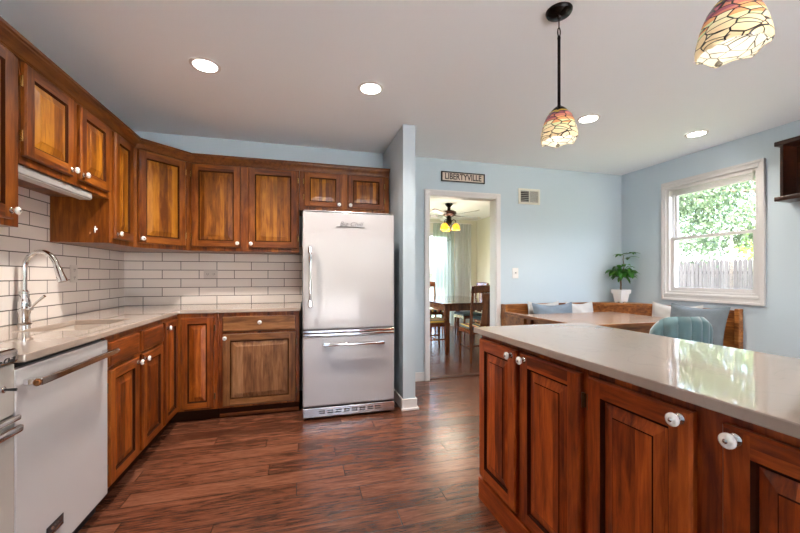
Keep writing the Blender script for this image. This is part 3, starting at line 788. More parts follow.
# range
t = thing('kitchen_range', 'cream retro range with chrome trim at the frame edge before the dishwasher', 'range', (-.945, .788, 0), PI / 2)
w_ = .758
M().box(.002, w_ - .002, .03, .612, .06, .893).build('body', m_enamel2, t, smooth=False, bevel=.004)
M().box(0, w_, -.012, .614, .894, .944).build('cooktop', m_chrome, t, smooth=False, bevel=.012)
text_mesh('Big Chill', .026, 'logo', mat('logo_dark', (.03, .03, .035), .3), t, .0006, .3, (w_ - .07, -.0128, .908), sx=1)
M().box(.003, w_ - .003, 0, .029, .715, .892).build('control_panel', m_enamel2, t, smooth=False, bevel=.006)
for x in (.20, .56):
    for y in (.17, .44):
        M().lathe([(.0001, .956), (.035, .956), (.05, .950), (.055, .945)], (x, y, 0), seg=20).build('burner', m_dark, t)
        gr = M(); gr.bar((x - .13, y, .966), (x + .13, y, .966), .012, .012); gr.bar((x, y - .12, .966), (x, y + .12, .966), .012, .012)
        for q in (-.125, .125): gr.bar((x + q, y - .12, .966), (x + q, y + .12, .966), .012, .012); gr.box(x + q - .006, x + q + .006, y - .006, y + .006, .944, .966)
        gr.build('burner_grate', m_dark, t, smooth=False)
sw = M().lathe([(.011, 0), (.011, -.004), (.007, -.007)], (w_ - .058, -.0005, .815), 'y', 14).build('toggle_switch', m_chrome, t)
M().tube([(w_ - .058, -.006, .815), (w_ - .052, -.034, .812)], [.0035, .0055], 8).build('switch_lever', m_dark, sw)
for k in range(4):
    x = .09 + k * .15
    M().lathe([(.03, 0), (.03, -.006), (.022, -.012), (.02, -.034), (.016, -.037)], (x, -.0005, .81), 'y', 20).build('knob', m_porc, t)
M().box(0, w_, -.018, .03, .696, .7145).build('chrome_strip', m_chrome, t, smooth=False, bevel=.006)
od = M().box(.003, w_ - .003, 0, .029, .18, .694).build('oven_door', m_enamel2, t, smooth=False, bevel=.006)
M().box(0, w_, -.026, -.0005, .655, .682).build('oven_handle', m_chrome, od, smooth=False, bevel=.009)
M().box(.003, w_ - .003, 0, .029, .065, .175).build('drawer', m_enamel2, t, smooth=False, bevel=.006)
lg = M()
for x in (.04, w_ - .04):
    for y in (.06, .56): lg = M().lathe([(.018, 0), (.018, .06)], (x, y, 0), seg=12); lg.build('foot', m_dark, t)

# refrigerator
t = thing('refrigerator', 'white retro refrigerator with chrome handles between the cabinets and the partition wall', 'refrigerator', (.014, 3.05, 0), 0)
w_ = .772
M().box(.006, w_ - .006, .062, .74, .03, 1.712).build('body', m_enamel, t, smooth=False, bevel=.006)
M().box(.004, w_ - .004, .045, .0618, .05, 1.718).build('gasket', m_dark, t, smooth=False)
def fridge_door(z0, z1, name):
    return M().box(0, w_, 0, .044, z0, z1).build(name, m_enamel, t, smooth=True, bevel=.016)
ud = fridge_door(.742, 1.722, 'upper_door'); ld = fridge_door(.108, .690, 'freezer_drawer')
for o in (ud, ld): o.modifiers['bevel'].segments = 4
M().box(-.001, w_ + .001, -.006, .03, .7165, .741).build('chrome_trim', m_chrome, ud, smooth=False, bevel=.006)
M().box(-.001, w_ + .001, -.006, .03, .691, .7135).build('chrome_trim', m_chrome, ld, smooth=False, bevel=.006)
M().box(.01, w_ - .01, -.003, .03, 1.7225, 1.729).build('top_trim', m_satin, ud, smooth=False, bevel=.002)
h = M(); hx = .058
h.tube([(hx, -.045, .985), (hx, -.05, 1.05), (hx, -.05, 1.32), (hx, -.045, 1.385)], [.010, .012, .012, .010], 12)
h.build('handle', m_chrome, ud)
hh = [o for o in ud.children if o.name.startswith('handle')][0]
for z in (.965, 1.40):
    k = M().box(hx - .016, hx + .016, -.055, -.0005, z - .034, z + .034); k.build('handle_bracket', m_chrome, hh, smooth=False, bevel=.010)
h = M(); hz = .622
h.tube([(.20, -.042, hz), (.24, -.046, hz), (.60, -.046, hz), (.64, -.042, hz)], [.010, .0125, .0125, .010], 12)
hh = h.build('handle', m_chrome, ld)
for x in (.19, .645):
    M().box(x - .032, x + .032, -.052, -.0005, hz - .014, hz + .014).build('handle_bracket', m_chrome, hh, smooth=False, bevel=.009)
text_mesh('Big Chill', .052, 'logo', mat('logo_metal', (.10, .09, .09), .35, .3), ud, .003, .35, (.392, -.002, 1.625), sx=1.12, bold=-.0010)
M().box(.27, .51, -.0045, -.0005, 1.598, 1.603).build('logo_underline', bpy.data.materials['logo_metal'], ud, smooth=False)
g = M().box(0, w_, -.002, .045, .022, .100).build('kick_grille', m_satin, t, smooth=False, bevel=.005)
sl = M()
for k in range(8):
    x = .13 + k * .067
    for z in (.050, .068): sl.box(x, x + .048, -.0032, -.0018, z, z + .008)
sl.build('vent_slots', m_dark, g, smooth=False)
for x in (.05, w_ - .05):
    M().lathe([(.016, 0), (.016, .03)], (x, .1, 0), seg=12).build('foot', m_dark, t)
    M().lathe([(.016, 0), (.016, .03)], (x, .68, 0), seg=12).build('foot', m_dark, t)

# island : faces -x ; local x runs toward the camera
ISX = .932
def island_cab(y_top, w, label, fronts, end):
    t = cabinet('island_cabinet', label, (ISX, y_top, 0), -PI / 2, w, .115, .882, .60, W_IS, fronts, group=IG, cat='cabinet', hmat=m_hinge)
    M().box(-.012 if end else 0.001, w, -.014, .61, 0, .1145).build('plinth', W_IS['h'], t, smooth=False, bevel=.003)
    return t
island_cab(1.745, .742, 'reddish island cabinet at the end by the doorway, two doors with paired knobs',
           [dict(x=(.006, .338), z=(.135, .858), knob=(.312, .832), hinge='l', st=.056), dict(x=(.374, .722), z=(.135, .858), knob=(.408, .832), hinge='r', st=.056)], True)
island_cab(1.002, .76, 'reddish island cabinet whose knobs are largest, cropped by the frame edge',
           [dict(x=(.012, .345), z=(.135, .858), knob=(.318, .834), hinge='l', st=.056), dict(x=(.408, .742), z=(.135, .858), knob=(.438, .834), hinge='r', st=.056)], False)
tag(M().cells([.897, 1.604], [.21, 1.774], .884, .914, lambda i, j: True).build('island_countertop', m_quartz, smooth=False, bevel=.004), 'cream quartz top of the kitchen island reflecting the window', 'countertop')

# ------------------------------------------------------------------ ceiling cans and pendants
m_lens = mat('lit_lens', (1, .97, .9), .4, emit=(1, .93, .83), es=22)
CANS = [((-.591, 2.555), 12, 'round recessed light over the sink counter, its lens glowing white'), ((.483, 2.555), 5, 'round recessed light in front of the refrigerator'),
        ((2.374, 2.555), 11, 'round recessed light half hidden behind the small pendant'), ((3.613, 2.555), 4, 'round recessed light near the window wall')]
can = None
for (x, y), watt, lb in CANS:
    if can is None:
        can = thing('recessed_light', lb, 'ceiling light', (x, y, ZC), 0, 'recessed ceiling lights')
        M().lathe([(.066, -.002), (.070, -.006), (.085, -.005), (.092, -.0005)], seg=36, cap=False).build('trim_ring', m_trim, can)
        M().lathe([(.0001, -.004), (.067, -.004), (.067, -.0008), (.0001, -.0008)], seg=36).build('lens', m_lens, can)
    else:
        can = dup_thing(can, (x, y, ZC), 0, lb)
    light('can_lamp', 'AREA', (x, y, ZC - .008), watt, (1, .92, .82), shape='DISK', size=.13, spread=R(125))
stops = [(0, (.85, .66, .38)), (.22, (.80, .70, .42)), (.40, (.62, .66, .34)), (.47, (.70, .33, .14)), (.56, (.50, .17, .12)), (.66, (.28, .085, .11)), (.76, (.07, .022, .045)), (.92, (.5, .34, .06))]
m_shade = leaded_mat('leaded_glass', stops, .16, 21, .06)
m_inner = leaded_mat('lit_glass_inside', [(0, (1, .90, .66)), (.3, (1, .93, .74)), (.6, (1, .86, .60)), (.85, (.9, .7, .45))], .50, 21, .045, True)
def pendant(label, x, y):
    t = thing('pendant_lamp', label, 'pendant lamp', (x, y, ZC), 0, 'leaded glass pendants over the island')
    M().lathe([(.064, -.0005), (.064, -.006), (.058, -.016), (.034, -.026), (.012, -.031), (.009, -.038), (.0001, -.039)], seg=32).build('ceiling_canopy', m_bronze, t)
    ch = M(); ch.tube([(0, 0, -.037), (0, 0, -.085)], .003, 8)
    lk = [(0 + .008 * math.cos(a), 0, -.108 + .022 * math.sin(a)) for a in [2 * PI * k / 16 for k in range(17)]]
    ch.tube(lk, .0028, 8)
    ch.tube([(0, 0, -.128), (0, 0, -.14)], [.007, .009], 10)
    ch.build('hook_link', m_bronze, t)
    M().tube([(0, 0, -.138), (0, 0, -.49)], .0075, 12).build('rod', m_bronze, t)
    zb = -.660
    M().lathe([(.008, -.478), (.011, -.485), (.022, -.492), (.038, -.507), (.043, -.517), (.040, -.520), (.0001, -.516)], seg=24).build('shade_cap', m_bronze, t)
    sp = [(.034, .150), (.048, .141), (.061, .122), (.071, .098), (.079, .072), (.085, .046), (.088, .026), (.087, .010), (.082, .002)]
    def sc(j, a, r, h):
        k = max(0, 1 - h / .07) ** 1.5
        return r * (1 + .035 * k * math.cos(6 * a)), h - .010 * k * (1 - abs(math.sin(3 * a))) * 1.0
    o = M().lathe(sp, seg=72, scallop=sc, cap=False)
    sh = o.build('glass_shade', m_shade, t, angle=60); sh.location = (0, 0, zb)
    i_ = M().lathe([(r - .003, h) for r, h in sp], seg=72, scallop=sc, cap=False).build('shade_lining', m_inner, sh, angle=60)
    b = M().lathe([(.0001, .062), (.014, .066), (.024, .08), (.027, .098), (.022, .118), (.013, .136), (.012, .155)], seg=20).build('bulb', mat('bulb_glow', (1, .95, .85), .3, emit=(1, .88, .68), es=14) if 'bulb_glow' not in bpy.data.materials else bpy.data.materials['bulb_glow'], t)
    b.location = (0, 0, zb)
    light('pendant_bulb', 'POINT', (x, y, ZC + zb + .03), 2.5, (1, .84, .62), shadow_soft_size=.03)
    return t
pendant('smaller-looking leaded glass pendant on its black rod, shown whole down from the ceiling', 1.264, 1.555)
pendant('large leaded glass pendant shade cut off by the top of the picture', 1.264, .791)

# ------------------------------------------------------------------ things on the walls
t = thing('wall_sign', 'small black framed sign with LIBERTYVILLE lettering above the doorway', 'sign', (1.827, YB - .001, 2.336))
M().box(-.272, .272, -.012, 0, -.054, .054).build('sign_board', mat('sign_cream', (.66, .55, .45), .6, vary=.1), t, smooth=False)
fr = M(); fr.cells([-.276, -.262, .262, .276], [-.058, -.045, .045, .058], 0, 1, lambda i, j: not (i == 1 and j == 1)); fr.v = [(x, -.02 + .02 * z, y) for x, y, z in fr.v]
fr.build('sign_frame', mat('sign_black', (.012, .012, .014), .4), t, smooth=False, bevel=.003)
text_mesh('LIBERTYVILLE', .098, 'lettering', mat('sign_ink', (.05, .03, .03), .6), t, .0006, 0, (0, -.0128, 0), sx=.80, spacing=1.0, bold=.0022)
t = thing('wall_vent', 'cream wall vent with dark louvers high on the blue wall', 'vent', (2.715, YB - .001, 2.166))
fr = M(); fr.cells([-.152, -.122, -.004, .008, .125, .152], [-.096, -.068, .068, .096], 0, 1, lambda i, j: not (i in (1, 3) and j == 1)); fr.v = [(x, -.012 + .012 * z, y) for x, y, z in fr.v]
fr.build('vent_frame', mat('vent_cream', (.74, .72, .62), .4), t, smooth=False, bevel=.003)
M().box(-.12, .124, -.002, 0, -.066, .066).build('vent_back', m_dark, t, smooth=False)
lv = M()
for k in range(6):
    z = -.058 + k * .0225
    lv.add([(-.121, -.010, z - .004), (-.005, -.010, z - .004), (-.005, -.003, z + .006), (-.121, -.003, z + .006)], [(0, 1, 2, 3)])
for k in range(15):
    z = -.064 + k * .009
    lv.box(.009, .124, -.009, -.003, z, z + .006)
lv.build('louvers', mat('vent_grey', (.42, .41, .36), .5), t, smooth=False)
def plate(name, label, loc, rz, w, h, mt, kind):
    t = thing(name, label, 'switch' if kind == 'switch' else 'outlet', loc, rz)
    M().box(-w / 2, w / 2, -.006, 0, -h / 2, h / 2).build('cover_plate', mt, t, smooth=False, bevel=.003)
    if kind == 'switch':
        M().box(-.006, .006, -.009, -.0062, -.013, .013).build('switch_slot', m_plate, t, smooth=False, bevel=.001)
        M().bar((0, -.008, 0), (0, -.018, .007), .008, .008).build('toggle', m_dark, t, smooth=False)
    else:
        for s in (-1, 1):
            q = M()
            cx_, cz_ = (s * w * .22, 0) if w > h else (0, s * h * .22)
            q.box(cx_ - .015, cx_ + .015, -.008, -.0062, cz_ - .017, cz_ + .017)
            so = q.build('socket', mt, t, smooth=False, bevel=.004)
            z_ = M(); z_.box(cx_ - .008, cx_ - .005, -.0086, -.0078, cz_ - .004, cz_ + .008); z_.box(cx_ + .005, cx_ + .008, -.0086, -.0078, cz_ - .004, cz_ + .008)
            z_.box(cx_ - .002, cx_ + .002, -.0086, -.0078, cz_ - .012, cz_ - .008)
            z_.build('socket_slots', m_dark, so, smooth=False)
    return t
plate('light_switch', 'white light switch on the blue wall by the doorway', (2.522, YB - .001, 1.222), 0, .085, .128, m_plate, 'switch')
plate('wall_outlet', 'grey horizontal outlet in the tile below the two-door cabinet', (-.845, YB - .009, 1.205), 0, .125, .080, m_plate2, 'outlet')
plate('wall_outlet', 'outlet on the tiled wall behind the faucet spray head', (XL + .0085, 3.10, 1.205), PI / 2, .085, .125, m_plate2, 'outlet')
# wall shelf
t = thing('wall_shelf', 'dark brown wooden wall shelf beside the window, cut by the frame edge', 'shelf', (3.94, 2.155, 1.83))
ex = XR - .001 - 3.94
M().box(0, ex, -.9, 0, .473, .512).build('top_board', m_espresso, t, smooth=False, bevel=.006)
M().box(0, ex, -.9, 0, 0, .038).build('lower_board', m_espresso, t, smooth=False, bevel=.006)
for y in (-.055, -.87):
    M().box(.014, ex - .012, y, y + .02, .0385, .4725).build('side_board', m_espresso, t, smooth=False)
M().box(ex - .011, ex, -.88, -.02, .0385, .4725).build('back_board', m_espresso, t, smooth=False)

# ------------------------------------------------------------------ breakfast nook
t = thing('nook_bench', 'oak bench along the blue wall with blue and white cushions', 'bench', (2.315, 3.86, 0))
L1 = 1.27
M().box(.03, L1, -.04, -.01, .46, .832).build('backrest', m_bench, t, smooth=False, bevel=.005)
M().box(.03, L1, -.045, -.005, .8325, .85).build('top_rail', m_bench, t, smooth=False, bevel=.004)
M().box(.03, L1, -.46, -.041, .42, .455).build('seat', m_bench, t, smooth=False, bevel=.005)
M().box(.032, L1, -.42, -.045, 0, .4195).build('seat_base', m_bench, t, smooth=False)
M().box(0, .029, -.10, 0, 0, .852).build('end_post', m_bench, t, smooth=False, bevel=.004)
M().box(0, .029, -.46, -.1005, 0, .745).build('end_panel', m_bench, t, smooth=False, bevel=.004)
M().box(-.012, .045, -.47, -.1005, .7455, .768).build('armrest', m_bench, t, smooth=False, bevel=.005)
t = thing('nook_corner_seat', 'triangular oak corner of the bench that carries the potted plant', 'bench', (0, 0, 0))
def prism(m, pts, z0, z1):
    n = len(pts)
    m.add([(x, y, z) for z in (z0, z1) for x, y in pts], [tuple(range(n))[::-1], tuple(range(n, 2 * n))] + [(k, (k + 1) % n, n + (k + 1) % n, n + k) for k in range(n)])
    return m
tri = [(3.587, 3.855), (3.587, 3.82), (4.095, 3.335), (4.13, 3.335), (4.13, 3.855)]
prism(M(), tri, .8325, .85).build('corner_shelf', m_bench, t, smooth=False, bevel=.003)
prism(M(), [(3.587, 3.845), (3.587, 3.822), (4.095, 3.337), (4.12, 3.337)], .46, .832).build('backrest', m_bench, t, smooth=False)
prism(M(), [(3.587, 3.40), (3.66, 3.335), (4.09, 3.335), (3.587, 3.815)], .42, .455).build('seat', m_bench, t, smooth=False)
prism(M(), [(3.587, 3.44), (3.69, 3.337), (4.085, 3.337), (3.587, 3.81)], 0, .4195).build('seat_base', m_bench, t, smooth=False)
t = thing('nook_bench', 'oak bench under the window with white and grey-blue cushions', 'bench', (4.13, 2.49, 0))
M().box(-.04, -.01, .042, .843, .46, .832).build('backrest', m_bench_y, t, smooth=False, bevel=.005)
M().box(-.045, -.005, .042, .843, .8325, .85).build('top_rail', m_bench_y, t, smooth=False, bevel=.004)
M().box(-.46, -.041, .042, .843, .42, .455).build('seat', m_bench_y, t, smooth=False, bevel=.005)
M().box(-.42, -.045, .044, .843, 0, .4195).build('seat_base', m_bench_y, t, smooth=False)
M().box(-.062, 0, 0, .041, 0, .868).build('end_post', m_bench_y, t, smooth=False, bevel=.006)
# cushions
def cushion(name, label, loc, rz, w, h, th, mt, tilt=12, group='cushions on the nook bench', seed=1):
    rnd = random.Random(seed)
    m = M(); n = 22
    ph = [rnd.uniform(0, 6) for _ in range(6)]
    for s in (-1, 1):
        def f(u, v, s=s):
            a, b = u * 2 - 1, v * 2 - 1
            e = max(0, (1 - abs(a) ** 2.2)) ** .5 * max(0, (1 - abs(b) ** 2.2)) ** .5
            pin = .055
            x = a * (1 - pin * (1 - b * b)) * w / 2; z = b * (1 - pin * (1 - a * a)) * h / 2
            wr = .006 * math.sin(9 * a + 4 * b + ph[0]) * math.sin(7 * b - 3 * a + ph[1]) * e
            z -= .035 * (1 - a * a) * max(0, b) * .8
            return (x, s * (e * th / 2 + wr + .002), z + h / 2)
        m.grid(f, n, n)
    o = m.build('pad', mt, None, angle=80, merge=False)
    t = thing(name, label, 'cushion', loc, rz, group); o.parent = t; o.rotation_euler = (-R(tilt), 0, 0)
    e = M(); ring = []
    for k in range(4 * n):
        q = k / n; sd = int(q) % 4; a = (q % 1) * 2 - 1
        A, B = ((a, -1), (1, a), (-a, 1), (-1, -a))[sd]
        x = A * (1 - .055 * (1 - B * B)) * w / 2; z = B * (1 - .055 * (1 - A * A)) * h / 2 - .035 * (1 - A * A) * max(0, B) * .8
        ring.append((x, 0, z + h / 2))
    ring.append(ring[0]); e.tube(ring, .004, 6)
    e.build('seam', mt, o)
    return t
m_cb = mat('blue_grey_linen', (.165, .21, .26), .9, bump=.4, bscale=120, vary=.12, sheen=.2)
m_cw = mat('white_linen', (.56, .535, .51), .9, bump=.3, bscale=120, sheen=.2)
m_cg = mat('slate_blue_linen', (.125, .152, .172), .9, bump=.5, bscale=90, vary=.15, sheen=.2)
cushion('cushion', 'blue-grey cushion on the bench along the blue wall', (2.92, 3.625, .456), 0, .56, .42, .14, m_cb, 12, seed=2)
cushion('cushion', 'white cushion beside the blue-grey one on the blue-wall bench', (3.365, 3.705, .456), 0, .40, .42, .13, m_cw, 10, seed=3)
cushion('cushion', 'pale cushion mostly hidden behind the blue-grey one on the blue-wall bench', (2.86, 3.782, .456), 0, .44, .425, .05, m_cw, 2, seed=4)
cushion('cushion', 'white cushion under the window behind the slate-blue one', (3.985, 3.08, .456), PI / 2 * -1, .56, .43, .13, m_cw, 9, seed=5)
cushion('cushion', 'big slate-blue cushion under the window at the end of the bench', (3.82, 2.755, .456), -PI / 2, .56, .45, .15, m_cg, 14, seed=6)
# table
t = thing('nook_table', 'wooden breakfast table in front of the bench, behind the island', 'table', (2.90, 2.98, 0))
M().box(-.615, .615, -.44, .45, .735, .77).build('tabletop', m_table, t, smooth=False, bevel=.006)
M().box(-.618, .618, -.443, -.4405, .738, .767).build('edge_band', m_bench, t, smooth=False)
M().box(-.6185, -.6155, -.443, .452, .738, .767).build('edge_band', m_bench_y, t, smooth=False)
a = M(); a.cells([-.52, -.495, .495, .52], [-.36, -.335, .345, .37], .65, .7345, lambda i, j: not (i == 1 and j == 1)); a.build('apron', m_bench, t, smooth=False)
for x in (-.525, .525):
    for y in (-.365, .375):
        M().box(x - .035, x + .035, y - .035, y + .035, 0, .7345).build('leg', W_UP['v'], t, smooth=False, bevel=.006)
# teal chair, back to the camera
t = thing('teal_chair', 'teal channel-tufted upholstered chair behind the island, its back to the kitchen', 'chair', (2.755, 2.165, 0), R(-14))
m_teal = mat('teal_velvet', (.085, .165, .18), .75, bump=.1, bscale=200, sheen=.6)
NCH = 6
def back_pt(u, v, side):
    a = (u * 2 - 1)
    ang = a * R(52)
    zt = .895 - .11 * abs(a) ** 4.5
    z = .40 + (zt - .40) * v
    rad = .272 + .012 * v
    ch = abs(math.sin(PI * NCH * u))
    r_ = rad + (.008 + .022 * ch ** .6 if side > 0 else -.030 - .014 * ch ** .6)
    edge = min(1, (1 - v) * 6) if v < 1 else 0
    edge = math.sqrt(max(0, 1 - (1 - min(1, (1 - v) / .14)) ** 2)) if v > .86 else 1
    mid = rad - .011
    r_ = mid + (r_ - mid) * edge
    return (r_ * math.sin(ang), -r_ * math.cos(ang) + .06, z)
m = M(); nu, nv = 84, 16
m.grid(lambda u, v: back_pt(u, v, 1), nu, nv); m.grid(lambda u, v: back_pt(u, v, -1), nu, nv)
for e_ in (0, 1):
    m.grid(lambda u, v: tuple(Vector(back_pt(e_, v, 1)).lerp(Vector(back_pt(e_, v, -1)), u)), 2, nv)
m.grid(lambda u, v: tuple(Vector(back_pt(u, 0, 1)).lerp(Vector(back_pt(u, 0, -1)), v)), nu, 2)
m.build('backrest', m_teal, t, angle=75, merge=True)
m = M()
m.lathe([(.0001, .39), (.19, .39), (.215, .40), (.22, .43), (.215, .465), (.19, .482), (.0001, .488)], (0, .04, 0), seg=32)
m.build('seat', m_teal, t, angle=60)
for x in (-.15, .15):
    for y in (-.10, .18):
        M().tube([(x, y, .39), (x * 1.25, y + (.03 if y > 0 else -.03), 0)], [.018, .011], 12).build('leg', m_brass, t)
# potted plant
PX, PY, PZ = 3.93, 3.69, .8505
t = thing('potted_plant', 'small green tree in a square white pot in the corner above the bench', 'potted plant', (PX, PY, PZ), 0)
def sq(h, z): return [(-h, -h, z), (h, -h, z), (h, h, z), (-h, h, z)]
m = M(); lv_ = [sq(.050, .012), sq(.066, .115), sq(.076, .116), sq(.079, .165), sq(.069, .165), sq(.066, .14)]
for a_, b_ in zip(lv_, lv_[1:]):
    for k in range(4):
        m.quad(a_[k], a_[(k + 1) % 4], b_[(k + 1) % 4], b_[k])
m.quad(*lv_[0][::-1])
for x in (-.036, .036):
    for y in (-.036, .036): m.box(x - .012, x + .012, y - .012, y + .012, 0, .0125)
m.build('pot', mat('white_pot', (.78, .76, .73), .4), t, smooth=False, merge=True)
M().quad(*sq(.067, .142)).build('soil', mat('soil', (.05, .03, .02), .9, bump=1), t, smooth=False)
m = M(); top = Vector((.012, .0, .36))
m.tube([(-.005, 0, .14), (.004, .004, .22), (-.004, 0, .29), top], [.012, .010, .010, .008], 10)
stem2 = [top, top + Vector((.03, -.01, .10)), top + Vector((.02, 0, .19)), top + Vector((.035, .0, .24))]
m.tube(stem2, [.006, .005, .004, .003], 8)
rnd = random.Random(11); lf = M()
def leaf(m, base, d, L_, w, droop):
    d = Vector(d).normalized(); sd = d.cross(Vector((0, 0, 1)))
    if sd.length < .1: sd = Vector((1, 0, 0))
    sd.normalize(); n = 7; st = len(m.v); p = Vector(base)
    for i in range(n + 1):
        q = i / n; ww = w * (math.sin(PI * min(1, q * .92 + .06)) ** .8)
        up_ = d.cross(sd) * -1
        m.v.append(tuple(p - sd * ww + Vector((0, 0, .25 * ww)))); m.v.append(tuple(p)); m.v.append(tuple(p + sd * ww + Vector((0, 0, .25 * ww))))
        p = p + d * (L_ / n); d = (d + Vector((0, 0, -droop / n))).normalized()
    for i in range(n):
        for k in (0, 1):
            a_ = st + i * 3 + k
            m.f.append([a_, a_ + 1, a_ + 4, a_ + 3]); m.m.append(0)
hubs = [(top, 9, .12, .75, 1.0), (top + Vector((-.02, -.02, .02)), 8, .13, .6, 1.2)]
for az, el, ln, nl in ((205, 10, .11, 6), (150, 25, .10, 6), (-20, 15, .10, 6), (30, 20, .09, 5), (-80, 20, .10, 6), (255, 5, .11, 5), (90, 30, .08, 5)):
    dd = Vector((math.cos(R(az)) * math.cos(R(el)), math.sin(R(az)) * math.cos(R(el)), math.sin(R(el))))
    h_ = top + dd * ln * .8 + Vector((0, 0, .01)); m.tube([top, top + dd * ln * .5 + Vector((0, 0, .015)), h_], .0025, 6)
    for k in range(nl):
        a_ = az + (k - (nl - 1) / 2) * 300 / nl
        leaf(lf, h_, (math.cos(R(a_)), math.sin(R(a_)), rnd.uniform(-.25, .35)), rnd.uniform(.11, .165), rnd.uniform(.023, .033), rnd.uniform(.9, 1.7))
for k in range(46):
    az = rnd.uniform(0, 360); q = rnd.uniform(0, .07); b_ = top + Vector((math.cos(R(az)) * q, math.sin(R(az)) * q, rnd.uniform(-.05, .10)))
    leaf(lf, b_, (math.cos(R(az)), math.sin(R(az)), rnd.uniform(-.2, 1.3)), rnd.uniform(.09, .14), rnd.uniform(.018, .025), rnd.uniform(1.0, 2.4))
for p_, az, nl in ((stem2[3], 0, 5), (stem2[3], 180, 4), (stem2[2], -10, 2), (stem2[1], 200, 2)):
    dd = Vector((math.cos(R(az)), math.sin(R(az)), .3)); h_ = Vector(p_) + dd * (.085 if az < 90 else .03); m.tube([p_, h_], .002, 6)
    for k in range(nl):
        a_ = az + (k - (nl - 1) / 2) * 260 / nl
        leaf(lf, h_, (math.cos(R(a_)), math.sin(R(a_)), rnd.uniform(-.1, .4)), rnd.uniform(.10, .14), rnd.uniform(.021, .028), rnd.uniform(.5, 1.2))
m.build('trunk', mat('plant_bark', (.16, .10, .05), .8), t)
lf.v = [(min(x, .20), min(y, .175), z) for x, y, z in lf.v]
lf.build('foliage', leaf_mat('plant_leaf', (.02, .10, .012), (.08, .27, .03)), t, angle=80)

# ------------------------------------------------------------------ dining room
t = thing('dining_table', 'dark polished dining table seen through the doorway', 'dining table', (2.60, 5.93, .02))
m = M().box(-.57, .57, -.95, .95, .735, .76); m.build('tabletop', m_mahog_top, t, smooth=False, bevel=.008)
m = M().cells([-.49, -.46, .46, .49], [-.86, -.83, .83, .86], .635, .7345, lambda i, j: not (i == 1 and j == 1)); m.build('apron', m_mahog, t, smooth=False)
for x in (-.475, .475):
    for y in (-.845, .845):
        M().tube([(x, y, .7345), (x, y, .60), (x, y, -.02)], [.055, .052, .032], 4, up=(1, 0, 0)).build('leg', m_mahog, t, smooth=False, bevel=.004)
m_seat = stripe_mat('striped_seat_cloth', [(.62, .42, .08), (.03, .02, .02), (.45, .10, .05), (.70, .55, .25), (.02, .02, .03), (.10, .12, .10)], 0, .21)
m_seat2 = mat('teal_seat_cloth', (.10, .16, .18), .85, vary=.3, bscale=40)
def dining_chair(label, loc, rz, cloth):
    t = thing('dining_chair', label, 'chair', loc, rz, 'dining chairs')
    # local: faces +y, back at -y
    for x in (-.205, .205):
        M().tube([(x, .19, .445), (x, .20, .0)], [.026, .017], 4, up=(1, 0, 0)).build('leg', m_mahog, t, smooth=False)
        M().tube([(x, -.215, 0), (x, -.20, .44), (x, -.215, .60), (x * .99, -.275, 1.03)], [.018, .024, .023, .018], 4, up=(1, 0, 0)).build('leg', m_mahog, t, smooth=False)
    M().cells([-.225, -.19, .19, .225], [-.215, -.18, .185, .215], .395, .449, lambda i, j: not (i == 1 and j == 1)).build('seat_frame', m_mahog, t, smooth=False)
    M().box(-.215, .215, -.17, .22, .4495, .492).build('seat', cloth, t, smooth=True, bevel=.018)
    r_ = M(); r_.grid(lambda u, v: ((u * 2 - 1) * .225, -.262 - .03 * v - .018 * (1 - (u * 2 - 1) ** 2), .955 + .095 * v + .012 * (1 - (u * 2 - 1) ** 2)), 12, 4)
    o = r_.build('top_rail', m_mahog, t); sd = o.modifiers.new('thick', 'SOLIDIFY'); sd.thickness = .022; sd.offset = 0
    r_ = M(); r_.grid(lambda u, v: ((u * 2 - 1) * (.052 + .022 * abs(math.cos(PI * v)) ** 1.5), -.205 - .062 * v - .012, .50 + .46 * v), 6, 12)
    o = r_.build('splat', m_mahog, t); sd = o.modifiers.new('thick', 'SOLIDIFY'); sd.thickness = .014; sd.offset = 0
    for x in (-.205, .205):
        M().bar((x, -.208, .19), (x, .195, .19), .016, .024).build('stretcher', m_mahog, t, smooth=False)
    M().bar((-.2, .0, .19), (.2, .0, .19), .016, .022).build('stretcher', m_mahog, t, smooth=False)
    return t
dining_chair('dining chair at the near table end, striped seat, its back to the kitchen', (2.445, 4.67, 0), R(-4), m_seat)
dining_chair('striped dining chair tucked in along the table side by the doorway edge', (2.05, 5.50, 0), -PI / 2, m_seat)
dining_chair('dark-seated dining chair on the wall side of the table, nearer the kitchen', (3.08, 5.52, 0), PI / 2, m_seat2)
dining_chair('dark-seated dining chair on the wall side of the table, nearer the patio door', (3.10, 6.32, 0), PI / 2, m_seat2)
dining_chair('dark-seated dining chair beyond the striped one along the table side', (2.05, 6.30, 0), -PI / 2, m_seat2)
dining_chair('dining chair at the far table end before the patio door', (2.60, 7.12, 0), PI, m_seat)
